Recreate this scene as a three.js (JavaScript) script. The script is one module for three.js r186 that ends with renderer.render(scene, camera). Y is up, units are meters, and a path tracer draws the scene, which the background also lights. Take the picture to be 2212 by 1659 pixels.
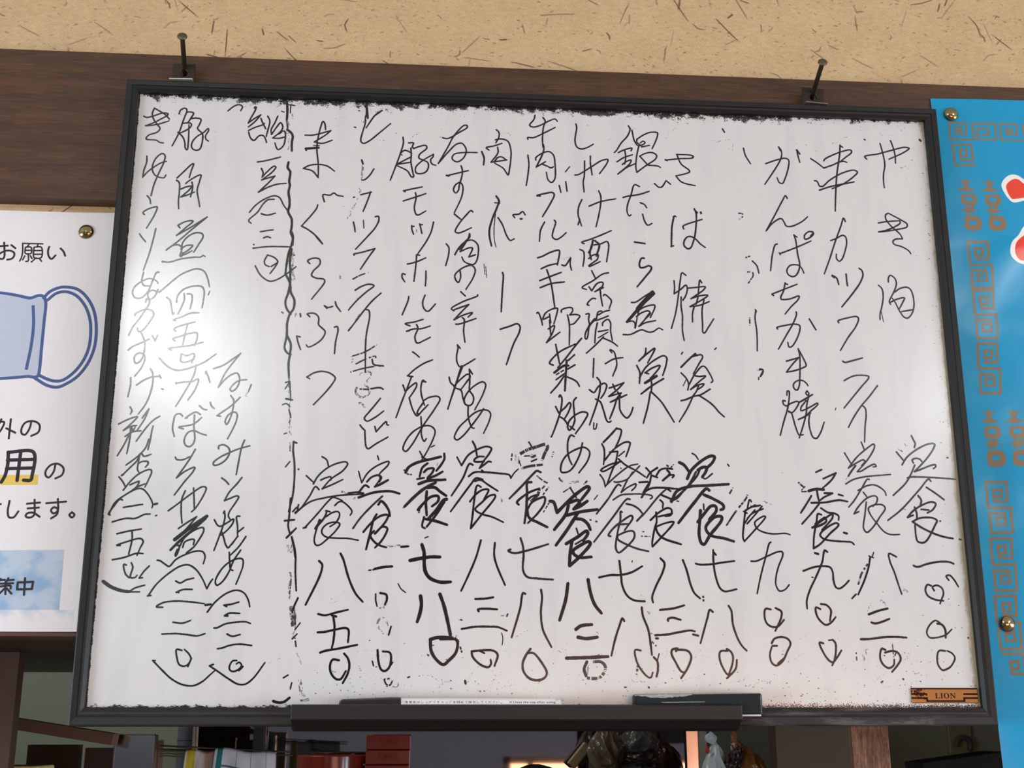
import * as THREE from 'three';
import { mergeGeometries } from 'three/addons/utils/BufferGeometryUtils.js';
import { RoundedBoxGeometry } from 'three/addons/geometries/RoundedBoxGeometry.js';
import { RectAreaLightUniformsLib } from 'three/addons/lights/RectAreaLightUniformsLib.js';
import { ImprovedNoise } from 'three/addons/math/ImprovedNoise.js';

// ------------------------------------------------------------------ camera, light, exposure
const scene = new THREE.Scene();
const H = 1.75;                                   // height of the board's centre above the floor
const camera = new THREE.PerspectiveCamera(34.24, 2212 / 1659, 0.02, 60);
camera.rotation.order = 'YXZ';
camera.position.set(-0.0847, H - 0.2274, 0.8308);
camera.rotation.set(0.27097, -0.0762, -0.0007);
scene.add(camera);
scene.background = new THREE.Color(0.02, 0.022, 0.025);
const renderer = new THREE.WebGLRenderer({ antialias: true });
renderer.toneMapping = THREE.LinearToneMapping;
renderer.toneMappingExposure = 1.0;
renderer.shadowMap.enabled = true;
RectAreaLightUniformsLib.init();
// radiance of the room's sources: daylight panes at both sides, sunset-lit panes at the back, ceiling tubes; plus an added pink pane and kitchen fill
const DAY_LEFT = 11.3, DAY_RIGHT = 11.3, SUNSET = 5, PINK_FILL = 7, TUBES = 13, TRANSOM = 8, KITCHEN_FILL = 34;

// ------------------------------------------------------------------ helpers
let seed = 7;
const rnd = () => { seed = (seed + 0x6d2b79f5) | 0; let t = Math.imul(seed ^ (seed >>> 15), 1 | seed); t = (t + Math.imul(t ^ (t >>> 7), 61 | t)) ^ t; return ((t ^ (t >>> 14)) >>> 0) / 4294967296; };
const perlin = new ImprovedNoise();
const fbm = (x, y, o = 4) => { let s = 0, a = 0.5; for (let i = 0; i < o; i++) { s += a * perlin.noise(x, y, i * 7.3); x *= 2.03; y *= 2.03; a *= 0.5; } return s; };
const used = {};
const numbered = (n) => { used[n] = (used[n] ?? -1) + 1; return used[n] ? n + '_' + String(used[n]).padStart(3, '0') : n; };
const mat = (color, roughness = 0.6, extra = {}) => new THREE.MeshPhysicalMaterial({ color, roughness, ...extra });
function shade(o) { o.castShadow = true; o.receiveShadow = true; return o; }
function part(name, geometry, material, parent, label) {
  const m = shade(new THREE.Mesh(geometry, material)); m.name = name;
  if (label) m.userData.label = label;
  parent.add(m); return m;
}
function thing(name, label, category, x = 0, y = 0, z = 0, group) {
  const g = new THREE.Group(); g.name = numbered(name); g.position.set(x, y, z);
  g.userData = { label, category }; if (group) g.userData.group = group;
  scene.add(g); return g;
}
function tag(m, label, category, group) { m.userData.label = label; m.userData.category = category; if (group) m.userData.group = group; return m; }
function struct(name, geometry, material) { const m = part(name, geometry, material, scene); m.userData.kind = 'structure'; return m; }
const box = (x0, x1, y0, y1, z0, z1) => new THREE.BoxGeometry(x1 - x0, y1 - y0, z1 - z0).translate((x0 + x1) / 2, (y0 + y1) / 2, (z0 + z1) / 2);
const rbox = (w, h, d, r, x = 0, y = 0, z = 0, s = 2) => new RoundedBoxGeometry(w, h, d, s, r).translate(x, y, z);
const tube = (pts, r, seg = 24, rs = 10) => new THREE.TubeGeometry(new THREE.CatmullRomCurve3(pts.map((p) => new THREE.Vector3(...p))), seg, r, rs);
const rod = (a, b, r, rs = 12) => { const A = new THREE.Vector3(...a), B = new THREE.Vector3(...b); const g = new THREE.CylinderGeometry(r, r, A.distanceTo(B), rs); g.applyQuaternion(new THREE.Quaternion().setFromUnitVectors(new THREE.Vector3(0, 1, 0), B.clone().sub(A).normalize())); return g.translate((A.x + B.x) / 2, (A.y + B.y) / 2, (A.z + B.z) / 2); };
function planarUV(g, su, sv, ou = 0, ov = 0, axes = 'xy') {      // uv from the object's own coordinates, in metres times a scale
  const p = g.attributes.position, uv = new Float32Array(p.count * 2), gx = { x: 'getX', y: 'getY', z: 'getZ' };
  for (let i = 0; i < p.count; i++) { uv[2 * i] = p[gx[axes[0]]](i) * su + ou; uv[2 * i + 1] = p[gx[axes[1]]](i) * sv + ov; }
  g.setAttribute('uv', new THREE.BufferAttribute(uv, 2)); return g;
}
function canvas(w, h, fill) { const c = document.createElement('canvas'); c.width = w; c.height = h; const k = c.getContext('2d'); if (fill) { k.fillStyle = fill; k.fillRect(0, 0, w, h); } return [c, k]; }
function texture(c, srgb = true, repeat = false) { const t = new THREE.CanvasTexture(c); if (srgb) t.colorSpace = THREE.SRGBColorSpace; t.wrapS = t.wrapT = repeat ? THREE.RepeatWrapping : THREE.ClampToEdgeWrapping; t.magFilter = THREE.LinearFilter; t.anisotropy = 8; return t; }
function eachPixel(k, w, h, f) { const d = k.getImageData(0, 0, w, h), a = d.data; for (let y = 0, i = 0; y < h; y++) for (let x = 0; x < w; x++, i += 4) f(a, i, x, y); k.putImageData(d, 0, 0); }

// ------------------------------------------------------------------ writing, as strokes on the written surface (0.1 mm; x to the right, y up)
const WRITING = [
  'g62:-2799 2054 -2811 2008 -2798 1966 -2764 1919 -2748 1895 -2763 1867 -2826 1837 -2840 1808 -2808 1803 -2767 1801 -2741 1785 -2716 1782;g62:-2799 2054 -2747 2024 -2714 2001 -2687 1971;g62:-2870 1988 -2849 1978 -2806 1990 -2734 2018 -2699 2012 -2710 1994 -2737 1976 -2790 1942 -2852 1912;g62:-2852 1912 -2813 1917 -2758 1930 -2689 1957',
  '-2621 2015 -2614 2044 -2587 2062 -2571 2056 -2569 2031 -2580 1999;-2569 2030 -2548 2034 -2519 2026 -2532 1991 -2557 1944;-2569 2030 -2587 1968 -2611 1869 -2653 1760;-2585 1942 -2542 1947 -2528 1934 -2539 1907 -2616 1855;-2620 1869 -2584 1835 -2565 1788 -2559 1746 -2546 1733 -2541 1802 -2546 1934;-2535 1980 -2501 1987 -2464 1978 -2471 1937 -2483 1905 -2449 1868 -2442 1848 -2457 1743 -2490 1734 -2515 1755 -2513 1796 -2485 1839 -2437 1876 -2407 1908 -2404 1891 -2423 1848 -2417 1821 -2399 1808',
  '-2602 1512 -2559 1561 -2507 1621 -2492 1628 -2504 1577 -2516 1518;-2603 1495 -2584 1479 -2577 1404 -2579 1337 -2573 1277;-2537 1473 -2511 1498 -2452 1538 -2435 1542 -2441 1497 -2454 1422 -2440 1355 -2428 1298;-2495 1485 -2487 1448 -2497 1370;-2568 1428 -2532 1446 -2496 1453 -2507 1427 -2564 1368;-2564 1368 -2516 1386 -2472 1408',
  'g62:-2823 1675 -2822 1627 -2836 1565 -2841 1511;g62:-2841 1511 -2810 1552 -2764 1595 -2718 1627 -2684 1639;g62:-2772 1371 -2757 1459 -2730 1548 -2702 1631 -2697 1683 -2717 1699 -2757 1664 -2778 1608 -2776 1564 -2756 1530 -2721 1513 -2691 1512 -2680 1533',
  'g62:-2799 1370 -2779 1347 -2770 1310;g62:-2807 1226 -2818 1239 -2788 1266 -2741 1285 -2723 1287 -2737 1225 -2784 1123',
  'g62:-2829 1079 -2808 1050 -2782 1021;g62:-2720 1122 -2730 1052 -2751 933 -2781 810',
  'g60:-2276 2053 -2243 2085 -2201 2106 -2174 2091 -2185 2057',
  '-2083 2091 -2089 2086 -2081 2080 -2075 2092 -2083 2094;-2076 2082 -2084 2057 -2107 2007 -2126 1961;-2126 1961 -2081 2001 -2039 2031;-2039 2031 -2080 1973 -2123 1930;-2037 2003 -2023 1968 -1998 1920;-2121 1902 -2077 1928 -2016 1955 -2010 1965;-2118 1888 -2104 1846 -2078 1825 -2043 1863 -2015 1867 -1998 1844 -1987 1813;-1989 2022 -1972 1984 -1982 1914 -1992 1858;-1917 2025 -1935 1972 -1959 1915 -1955 1877;-1955 1877 -1921 1937 -1894 1973 -1877 1942 -1888 1907 -1945 1849;-1945 1849 -1897 1849 -1854 1863;-1888 1907 -1862 1905 -1856 1835 -1869 1786 -1902 1759 -1916 1777 -1927 1811;-1905 1882 -1884 1897',
  '-2044 1657 -2001 1665 -1939 1683 -1881 1702;-2013 1608 -1999 1574 -2004 1540;-2004 1540 -1972 1582 -1924 1628 -1911 1622 -1934 1583 -2006 1518;-2006 1518 -1963 1534 -1914 1552;-1914 1552 -1955 1500 -2025 1422;-2025 1422 -1953 1466 -1892 1489 -1831 1498',
  'g60:-2079 1266 -2039 1321 -1979 1370 -1913 1398 -1875 1387 -1841 1327 -1808 1281 -1780 1221;g60:-1911 1372 -1954 1366 -1984 1336 -2023 1268 -2081 1202 -2062 1182',
  '-1995 1258 -1955 1248 -1897 1265;-1994 1121 -1948 1131 -1906 1137;-1970 1074 -1946 1085 -1921 1077',
  'w1.5:-1854 2123 -1850 2067 -1851 1996;w1.6:-1847 2120 -1799 2115;w1.5:-1828 2117 -1828 2053;w.5d3:-1820 2068 -1807 2005;g60w2d2:-1847 1989 -1839 1940 -1843 1884;w1.5:-1844 1919 -1818 1899 -1803 1872 -1807 1816 -1804 1753;w.8:-1855 2010 -1842 1933;g80w.8d3:-1830 1878 -1830 1815;w.8d2:-1829 1787 -1827 1759;w1.5:-1823 1663 -1827 1621 -1807 1588 -1808 1553 -1811 1512 -1805 1485 -1812 1430 -1803 1376 -1801 1322 -1808 1281 -1780 1221 -1778 1161 -1782 1121 -1767 1081 -1765 1028;w1.5:-1892 2065 -1873 2059',
  '-2570 1152 -2554 1132;-2570 1152 -2515 1183 -2466 1187 -2517 1133 -2574 1075;-2574 1075 -2487 1134 -2371 1221;-2371 1221 -2485 1109 -2559 1033 -2636 964;-2636 964 -2593 999 -2551 1003 -2531 981 -2539 921 -2530 918 -2523 948;-2531 981 -2528 1020 -2495 1068 -2442 1099 -2399 1094 -2390 1071 -2418 1010 -2447 953;-2537 974 -2502 1000 -2457 1003 -2476 976 -2528 935;-2539 921 -2498 939 -2460 963;g62:-2650 873 -2660 878 -2614 873 -2531 900 -2436 916 -2394 919 -2382 931 -2367 923',
  'g62:-2779 794 -2786 725 -2769 697 -2733 694;g62:-2675 798 -2690 796 -2712 734 -2741 649 -2780 606 -2821 605 -2842 640 -2831 685 -2783 729 -2731 749 -2688 734 -2675 715;g62:-2671 670 -2691 618 -2719 592;g62:-2719 592 -2736 617 -2735 646 -2713 663 -2664 651;g62:-2748 575 -2741 604 -2722 585 -2731 546 -2749 514 -2780 456 -2822 391 -2844 331',
  'g62:-2813 477 -2812 487 -2778 510 -2732 524 -2695 509 -2687 484 -2708 439 -2745 380 -2767 361 -2785 367 -2789 386',
  'g62:-2763 355 -2743 317 -2731 280 -2731 217 -2738 179 -2756 147 -2779 134 -2792 153 -2789 190 -2761 209 -2731 198 -2722 167 -2741 104 -2780 44;g62:-2839 227 -2811 253 -2760 279 -2704 309;g62:-2685 334 -2664 297;g62:-2664 297 -2650 338',
  'g62:-2661 651 -2608 704 -2523 784 -2465 815 -2418 830 -2369 815 -2342 770 -2322 699;g60w1.5:-2318 667 -2327 639',
  'g62:-2607 614 -2585 595 -2569 538 -2557 490 -2549 503;g62:-2539 580 -2536 622 -2498 675 -2422 703 -2373 698 -2356 666 -2358 595 -2363 543;g62:-2493 646 -2487 604 -2506 539 -2524 494;g62:-2469 643 -2442 641 -2434 612 -2443 535;g62:-2536 446 -2551 452 -2502 472 -2438 503 -2382 507',
  'g62:-2530 370 -2543 385 -2486 415 -2404 440;g62:-2454 419 -2466 343 -2476 273;g62:-2528 300 -2544 314 -2492 336 -2434 356 -2387 361 -2381 332 -2396 269;g62:-2550 234 -2569 243 -2487 260 -2428 269 -2341 295',
  'g62:-2480 207 -2480 154 -2456 148 -2398 173 -2392 206 -2401 213 -2424 202;g62:-2480 207 -2447 197 -2424 202;g62:-2393 181 -2408 146',
  'g62:-2626 175 -2584 132 -2535 99 -2487 91 -2429 105 -2332 147 -2247 212',
  '-2036 1023 -2033 1022;-2039 995 -1930 1010 -1777 1013',
  '-1936 947 -1955 899 -1947 873 -1919 860;-1936 947 -1889 930 -1863 901 -1874 868 -1911 809;-1907 861 -1869 888;-2017 864 -1980 800 -1936 762 -1905 751 -1863 764 -1804 804 -1733 865',
  'w1.4:-1779 1129 -1765 1090 -1772 1030 -1787 976 -1798 903 -1805 811;w1.4:-1770 997 -1778 897 -1772 832 -1770 733 -1779 668 -1795 603 -1783 551 -1754 513;g70w2.4d3:-1766 977 -1764 865 -1747 760;w1.4:-1805 811 -1770 740 -1761 675 -1734 617 -1737 553 -1760 513 -1775 449 -1774 359 -1784 264 -1765 232 -1740 220;g70w2d3:-1773 668 -1759 623;w1.4:-1770 353 -1744 296 -1746 220 -1752 157 -1745 57;w.8d2:-1745 69 -1741 -18 -1733 -155 -1721 -222 -1729 -278 -1714 -351;w1.4:-1818 528 -1805 519',
  'g62:-2806 33 -2804 -20 -2815 -103;g62:-2764 -19 -2722 13 -2671 38 -2610 46;g62:-2617 54 -2605 34;g62:-2679 98 -2662 64 -2657 -4 -2675 -103 -2697 -159 -2736 -221;g62w1.5:-2595 -41 -2583 -45',
  'g55:-2795 -172 -2780 -197 -2788 -222;g55:-2861 -293 -2800 -259 -2740 -239 -2759 -267 -2825 -335;g55:-2825 -335 -2779 -307 -2742 -300;g55:-2772 -313 -2765 -337 -2749 -312;g55:-2669 -183 -2708 -248;g55:-2669 -186 -2693 -257 -2736 -336;g55:-2593 -233 -2626 -255 -2658 -289 -2695 -342 -2736 -409;g55:-2811 -377 -2764 -344 -2710 -336;g55:-2788 -373 -2819 -446 -2851 -510;g55:-2779 -307 -2778 -385 -2790 -494;g55:-2632 -301 -2639 -347 -2644 -401 -2654 -465',
  'g55:-2653 -392 -2669 -450 -2711 -505 -2789 -572;g55:-2701 -492 -2720 -541 -2762 -589 -2804 -637;g55w1.3:-2812 -643 -2801 -634;g55:-2692 -492 -2676 -510 -2631 -496;g55:-2706 -498 -2710 -558 -2712 -600 -2702 -618;g55:-2712 -561 -2685 -546 -2647 -547 -2646 -563 -2662 -584;g55:-2828 -652 -2800 -685 -2783 -714;g55:-2793 -741 -2749 -678 -2696 -627 -2629 -599 -2618 -611 -2635 -670 -2654 -718;g55:-2753 -705 -2720 -689 -2695 -680 -2706 -713 -2743 -749;g55:-2743 -749 -2706 -719 -2656 -697',
  '-2873 -903 -2840 -826 -2770 -767 -2705 -731 -2671 -730 -2627 -771 -2594 -835 -2598 -856;w1.3:-2583 -832 -2566 -828;-2783 -856 -2724 -845 -2660 -834',
  'g62:-2307 87 -2290 53 -2276 10;g62w1.4:-2307 90 -2309 71;g62:-2081 221 -2144 131 -2179 74 -2217 -23;g62:-2258 107 -2194 133 -2092 211;g62:-2217 -23 -2176 31 -2131 69 -2096 79 -2079 51 -2080 8 -2102 -36 -2124 -49 -2137 -37 -2121 -6 -2082 26 -2029 35;g62:-1997 0 -2012 -47;g95d2:-2015 -53 -2028 -84',
  'g62:-2131 -80 -2109 -111 -2111 -179 -2125 -240 -2146 -283 -2157 -265 -2138 -216 -2098 -194 -2080 -209 -2083 -258 -2108 -325 -2134 -381;g62:-2066 -91 -2119 -148 -2214 -222;g62:-2214 -222 -2190 -226',
  '-2188 -451 -2189 -433 -2161 -423 -2125 -441 -2114 -471 -2132 -519 -2176 -556 -2213 -564 -2218 -548 -2179 -511 -2117 -477 -2054 -449 -1983 -427;-2020 -388 -2037 -440 -2050 -530 -2062 -626',
  '-2156 -650 -2129 -669 -2107 -693;-2023 -644 -2052 -686 -2101 -746 -2129 -803;-2129 -803 -2093 -787 -2048 -769 -2037 -776 -2056 -816 -2093 -879 -2097 -905 -2084 -928',
  'g62:-2375 132 -2385 64 -2410 1 -2446 -74 -2493 -164;g62:-2501 -1 -2446 9 -2394 14 -2357 33 -2355 8 -2377 -54 -2414 -117;g62w1.5:-2502 5 -2501 -6',
  'g45:-2335 -155 -2305 -179 -2284 -182;g45:-2264 -132 -2253 -157 -2235 -172;g45:-2442 -229 -2460 -213 -2489 -222 -2500 -271 -2502 -320 -2487 -371;g45:-2423 -244 -2395 -221 -2356 -200 -2324 -216;g45w1.5:-2423 -244 -2409 -242;g45:-2315 -238 -2362 -281 -2402 -294 -2462 -307 -2430 -319;g45:-2363 -220 -2361 -305 -2351 -390 -2364 -427 -2386 -440 -2410 -428 -2420 -397 -2399 -343 -2359 -329 -2317 -347 -2276 -359',
  'g35:-2470 -513 -2461 -528 -2421 -530 -2376 -508;g35:-2342 -457 -2365 -505 -2406 -578 -2453 -653;g35:-2453 -653 -2398 -607 -2337 -580 -2346 -607 -2399 -679 -2459 -769',
  '-2491 -875 -2424 -821 -2359 -767 -2276 -710 -2254 -718 -2267 -766 -2318 -859 -2339 -880;-2336 -720 -2329 -784 -2322 -861;-2389 -738 -2408 -797 -2407 -874 -2396 -956',
  'w.8:-1767 20 -1737 27;w.8:-1737 27 -1767 -26;w.8:-1737 21 -1725 -109;w1.2:-1758 -95 -1716 -103;w.8:-1780 -138 -1754 -129 -1729 -148;w.8:-1734 -171 -1719 -227;w.8d2:-1727 -251 -1716 -294;w1.4:-1761 -341 -1741 -334;w.8d2:-1717 -398 -1713 -465;w.8:-1739 -568 -1711 -531',
  '-2793 -807 -2808 -801 -2849 -854 -2876 -904 -2864 -907;w1.5:-2571 -909 -2563 -906;-2847 -953 -2763 -929 -2701 -928 -2640 -900 -2606 -898',
  '-2811 -1031 -2739 -1013 -2656 -998;-2714 -1016 -2710 -1068 -2724 -1163;-2783 -1106 -2805 -1107 -2745 -1083 -2656 -1061 -2637 -1079 -2652 -1119 -2670 -1171;-2825 -1201 -2754 -1186 -2671 -1157 -2632 -1159',
  'g60:-2733 -1235 -2750 -1230 -2734 -1292 -2709 -1317;g60:-2703 -1220 -2691 -1246 -2701 -1314 -2670 -1314 -2660 -1300;g60:-2586 -1239 -2617 -1274 -2645 -1318;g60:-2645 -1318 -2624 -1316',
  'g60w2:-2872 -1341 -2822 -1375 -2753 -1400 -2702 -1406;g60:-2702 -1406 -2665 -1382 -2605 -1364;g60:-2708 -1408 -2635 -1407',
  '-2417 -992 -2358 -948 -2303 -912;-2303 -912 -2366 -994 -2435 -1065;w2.2:-2435 -1065 -2344 -988 -2237 -908;w1.6:-2245 -923 -2342 -1017 -2411 -1082 -2458 -1134;-2458 -1134 -2432 -1105 -2404 -1105 -2407 -1140 -2422 -1174 -2425 -1163 -2414 -1128;-2403 -1117 -2373 -1053 -2309 -1000 -2258 -984 -2251 -1002 -2281 -1069 -2312 -1116 -2355 -1154;-2380 -1116 -2371 -1082 -2327 -1062 -2309 -1065 -2313 -1098;w1.4:-2355 -1151 -2302 -1104',
  '-2538 -1201 -2521 -1204 -2486 -1227 -2459 -1241 -2420 -1197 -2366 -1165 -2288 -1139 -2248 -1144 -2232 -1173 -2240 -1222;w1.5:-2538 -1201 -2516 -1204',
  '-2583 -1433 -2561 -1430;-2577 -1429 -2532 -1358 -2448 -1278 -2383 -1237 -2333 -1231 -2286 -1259 -2242 -1316 -2207 -1384;-2207 -1384 -2192 -1350 -2174 -1321;-2410 -1335 -2381 -1348 -2343 -1328 -2296 -1316;-2402 -1409 -2361 -1391 -2300 -1389;w1.4:-2402 -1408 -2383 -1411;-2480 -1505 -2522 -1502 -2479 -1475 -2396 -1465 -2300 -1470 -2218 -1480;w1.3:-2209 -1489 -2175 -1484;-2408 -1600 -2347 -1605 -2298 -1588;-2473 -1675 -2381 -1672 -2325 -1677 -2246 -1685 -2200 -1671',
  '-2187 -931 -2162 -969 -2145 -974 -2095 -945 -2062 -924 -2066 -953 -2092 -991 -2135 -1033;-2125 -872 -2130 -886;-2125 -872 -2119 -916 -2132 -986 -2151 -1050 -2177 -1135;-2131 -1015 -2117 -1056 -2103 -1096 -2087 -1116 -2069 -1096 -2026 -1037;-2022 -906 -2042 -907 -2033 -973 -2030 -1031;w1.8:-2029 -1037 -2063 -1093;-1994 -981 -2028 -1011;-1975 -1040 -2017 -1107 -2076 -1171',
  '-2077 -1145 -2071 -1206 -2061 -1257 -2047 -1264;-2004 -1130 -2046 -1200 -2075 -1280 -2111 -1338 -2144 -1361 -2156 -1338 -2132 -1275 -2090 -1223 -2029 -1188 -1989 -1189 -1983 -1228 -2000 -1291 -2022 -1354',
  '-2195 -1534 -2148 -1469 -2078 -1412 -2012 -1392 -1965 -1411 -1934 -1462 -1925 -1498;-2091 -1489 -2046 -1483 -1996 -1468;-2091 -1489 -2073 -1498;w1.3:-2081 -1556 -2064 -1557;-2078 -1553 -2054 -1540 -1986 -1541;-2146 -1635 -2127 -1634 -2078 -1610 -2005 -1597 -1944 -1595 -1915 -1605;-2060 -1673 -2028 -1687 -1976 -1676',
  'w1.2:-1694 -780 -1699 -911 -1702 -969 -1688 -1019;w1.2:-1727 -932 -1664 -925;w1.2:-1710 -1046 -1649 -981;w1.2:-1676 -1039 -1655 -1121 -1647 -1173;g80w3d3:-1699 -1092 -1689 -1138;w1.2d2:-1668 -1086 -1677 -1144;g70w1.2d2:-1676 -1271 -1669 -1317 -1677 -1386 -1668 -1448;g60w3d2:-1652 -1497 -1639 -1533 -1641 -1607;w2d3:-1626 -1623 -1643 -1702',
  '-2116 -1766 -2091 -1763 -2042 -1746 -1981 -1737 -1899 -1745;-2340 -1778 -2374 -1772 -2367 -1827 -2351 -1866 -2322 -1877 -2296 -1866 -2279 -1830 -2294 -1800 -2324 -1772;-2295 -1879 -2276 -1827;-1989 -1840 -2014 -1843 -2031 -1870 -2030 -1898 -2010 -1909 -1977 -1898 -1956 -1870 -1973 -1851 -1990 -1862;-1947 -1878 -1971 -1903;w1.4:-2521 -1842 -2502 -1842;-2518 -1842 -2459 -1899 -2389 -1959 -2320 -1992 -2253 -1998 -2195 -1970 -2153 -1931 -2121 -1901;-2135 -1865 -2159 -1874;-2159 -1874 -2116 -1901 -2029 -1958 -1972 -1988 -1927 -1988 -1879 -1952 -1809 -1853;w1.6:-1687 -1948 -1657 -1930;w.7:-1633 -1979 -1639 -2018;w1.5:-1744 -2093 -1716 -2101 -1677 -2098 -1642 -2072;g110w.4d3:-1801 -1859 -1773 -1853 -1713 -1825',
  '-1569 1930 -1577 1979 -1590 1996 -1607 1942 -1625 1837;-1715 1881 -1655 1884 -1531 1924;-1531 1924 -1567 1888 -1647 1829;-1647 1829 -1590 1820 -1518 1848;-1625 1837 -1625 1767 -1611 1656 -1607 1550;-1607 1550 -1650 1600 -1716 1618;-1716 1618 -1671 1644 -1602 1653 -1545 1642 -1493 1605;w1.7:-1704 1774 -1614 1785;w1.4:-1652 1801 -1608 1802;-1705 1778 -1701 1761',
  '-1286 2139 -1278 2089 -1286 2018;w2:-1293 2131 -1275 2111;w1.4:-1280 2139 -1271 2068 -1267 2033;-1164 2101 -1211 2064 -1278 1955;w1.6:-1179 2086 -1226 2049;-1284 2047 -1285 1990 -1302 1919 -1312 1848 -1293 1831 -1255 1850 -1175 1924 -1100 1997;d2:-1279 2018 -1298 1996;w1.6:-1364 1959 -1351 1956;w1.6:-1336 2091 -1328 2091',
  'd2:-1301 1699 -1291 1661 -1300 1550;w1.2:-1301 1699 -1291 1668;-1296 1543 -1278 1544 -1241 1580 -1211 1633',
  'd2:-1307 1481 -1305 1444;d3:-1304 1440 -1386 1237;w1.6:-1352 1405 -1342 1408;-1299 1427 -1224 1450;w.6d2:-1228 1463 -1228 1446;-1231 1446 -1248 1388 -1279 1298',
  '-1556 1364 -1567 1418 -1518 1416 -1490 1434 -1468 1418 -1424 1410',
  '-1602 1339 -1607 1315 -1642 1260 -1709 1173;-1709 1173 -1668 1151 -1617 1113 -1585 1073 -1556 1041',
  '-1345 1215 -1335 1175 -1330 1141;w1.4:-1274 1231 -1269 1170;-1191 1260 -1169 1265 -1165 1234 -1191 1173 -1233 1118 -1323 1008',
  '-1008 1891 -1004 1846 -1024 1761 -1054 1662 -1092 1547;-966 1847 -931 1848 -939 1813 -923 1807;-1024 1764 -993 1787 -961 1777 -942 1764;-949 1806 -945 1757 -946 1694 -932 1618 -925 1580 -941 1580 -970 1624 -1044 1663;-947 1736 -1051 1673;-1051 1673 -946 1694;w1.4:-1018 1754 -1011 1747;-930 1803 -885 1822 -841 1831 -834 1810 -884 1759 -890 1731 -851 1711 -826 1698 -819 1664 -837 1622 -875 1606 -907 1612 -911 1654 -870 1704 -820 1740 -785 1763;-785 1763 -788 1742 -804 1720 -794 1686 -765 1676',
  '-995 1468 -983 1461;-995 1468 -936 1484 -860 1503;-994 1389 -915 1419 -834 1451;-909 1457 -903 1426 -914 1330 -894 1283 -832 1316',
  '-930 1201 -929 1174 -916 1134;-927 1194 -914 1195;-874 1216 -867 1189 -857 1143;-871 1210 -855 1210;w.6d2:-898 1175 -891 1145;-775 1233 -791 1158 -824 1083 -882 988',
  '-720 1897 -682 1893 -599 1945 -541 1987 -541 2001 -561 2004 -637 1916 -681 1823 -749 1691;-749 1691 -687 1773 -617 1850 -579 1858 -553 1827 -546 1792 -571 1735 -615 1709 -648 1733 -635 1768 -571 1784 -466 1788',
  '-583 1679 -573 1645 -576 1596 -594 1526 -600 1485 -619 1463 -635 1483 -623 1525 -588 1547 -569 1520 -574 1444 -627 1309;w1.3:-687 1599 -671 1596;-672 1601 -529 1643',
  '-627 1299 -576 1256;-494 1320 -507 1330 -541 1295 -597 1218 -619 1163 -597 1154 -503 1197',
  '-515 1150 -515 1126 -552 1085 -589 1026',
  '-1643 1134 -1598 1095 -1556 1043',
  '-1639 891 -1655 911 -1616 932 -1573 926 -1568 890 -1612 836 -1623 803 -1591 784 -1536 776 -1529 760 -1615 627',
  '-1331 963 -1334 970 -1285 984 -1187 1017;-1187 1017 -1228 953 -1284 858',
  'd1:-1337 781 -1292 809 -1228 837;-1316 700 -1271 731 -1222 748 -1185 739 -1239 689 -1304 622 -1357 553;d3:-1295 714 -1316 703;d3:-1287 649 -1357 553',
  '-1134 685 -1200 618 -1352 401;d3:-1265 539 -1352 401;-1238 559 -1217 556 -1209 514 -1229 359 -1227 105',
  'd1:-1154 303 -1232 251 -1321 217;d2:-1324 217 -1317 192;d1:-1158 208 -1158 221 -1224 200 -1295 161;-1182 198 -1172 163 -1102 152;d2:-1320 179 -1313 166;d1:-1102 152 -1162 148 -1246 130 -1329 103;d2:-1268 73 -1260 92 -1233 105 -1191 106 -1184 81 -1219 30 -1224 11 -1206 -1 -1193 -32 -1198 -51 -1246 -74 -1276 -59 -1289 -22 -1278 -3',
  '-869 976 -891 979;-891 979 -893 923 -906 777;-955 907 -936 911 -881 930 -825 958;-969 828 -987 834 -990 807 -970 772;-823 858 -822 799 -825 746;-940 664 -943 638 -983 526;-826 677 -841 628 -834 582 -806 557 -751 614',
  '-926 447 -960 462 -896 477 -835 498;-950 408 -901 425 -846 429 -786 450;-881 458 -871 432 -891 367 -875 323 -827 343 -784 367;w1.5:-947 408 -929 411',
  '-904 258 -886 246 -858 221;-766 203 -824 177 -889 131 -934 86;-934 86 -913 77',
  '-683 1069 -664 1043 -664 989 -684 902;-518 1151 -521 1128 -583 1012;-583 1012 -514 1044 -495 1041 -520 973;-520 973 -473 991;-620 987 -589 1045 -539 1093 -496 1102 -458 1069 -454 995 -469 935 -488 917 -551 936 -570 972',
  '-581 865 -577 819 -593 779 -608 791 -618 831 -587 871 -544 899 -500 910 -475 881 -487 821 -539 727',
  '-576 710 -542 678;-455 690 -455 683 -560 635 -640 581 -621 565;-627 571 -517 616;-517 616 -559 570 -620 500;-620 500 -553 537 -491 555 -522 522;-562 517 -549 505 -552 420 -542 337;-608 468 -589 468 -466 513',
  '-594 316 -590 297 -599 233 -595 189 -574 157 -531 177 -470 217;-594 316 -575 291',
  '-555 164 -585 81 -655 -143',
  '-1641 516 -1623 523 -1587 521 -1561 493 -1559 441 -1534 416 -1512 391 -1531 339 -1583 294 -1625 277 -1637 292;-1638 513 -1622 497;-1706 354 -1682 349;-1706 354 -1695 310 -1675 257;-1450 612 -1443 586 -1411 541;-1525 581 -1506 562;-1525 581 -1497 568 -1467 578;-1449 425 -1431 431 -1424 406 -1437 322 -1442 233;w.7d2:-1424 815 -1423 782;d2:-1720 521 -1719 492;-1689 518 -1685 496',
  'd1:-1764 964 -1742 944',
  'w1.4:-1624 61 -1603 49;-1624 61 -1575 93 -1521 104 -1467 92 -1430 59 -1446 21 -1497 -49 -1571 -134',
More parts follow.
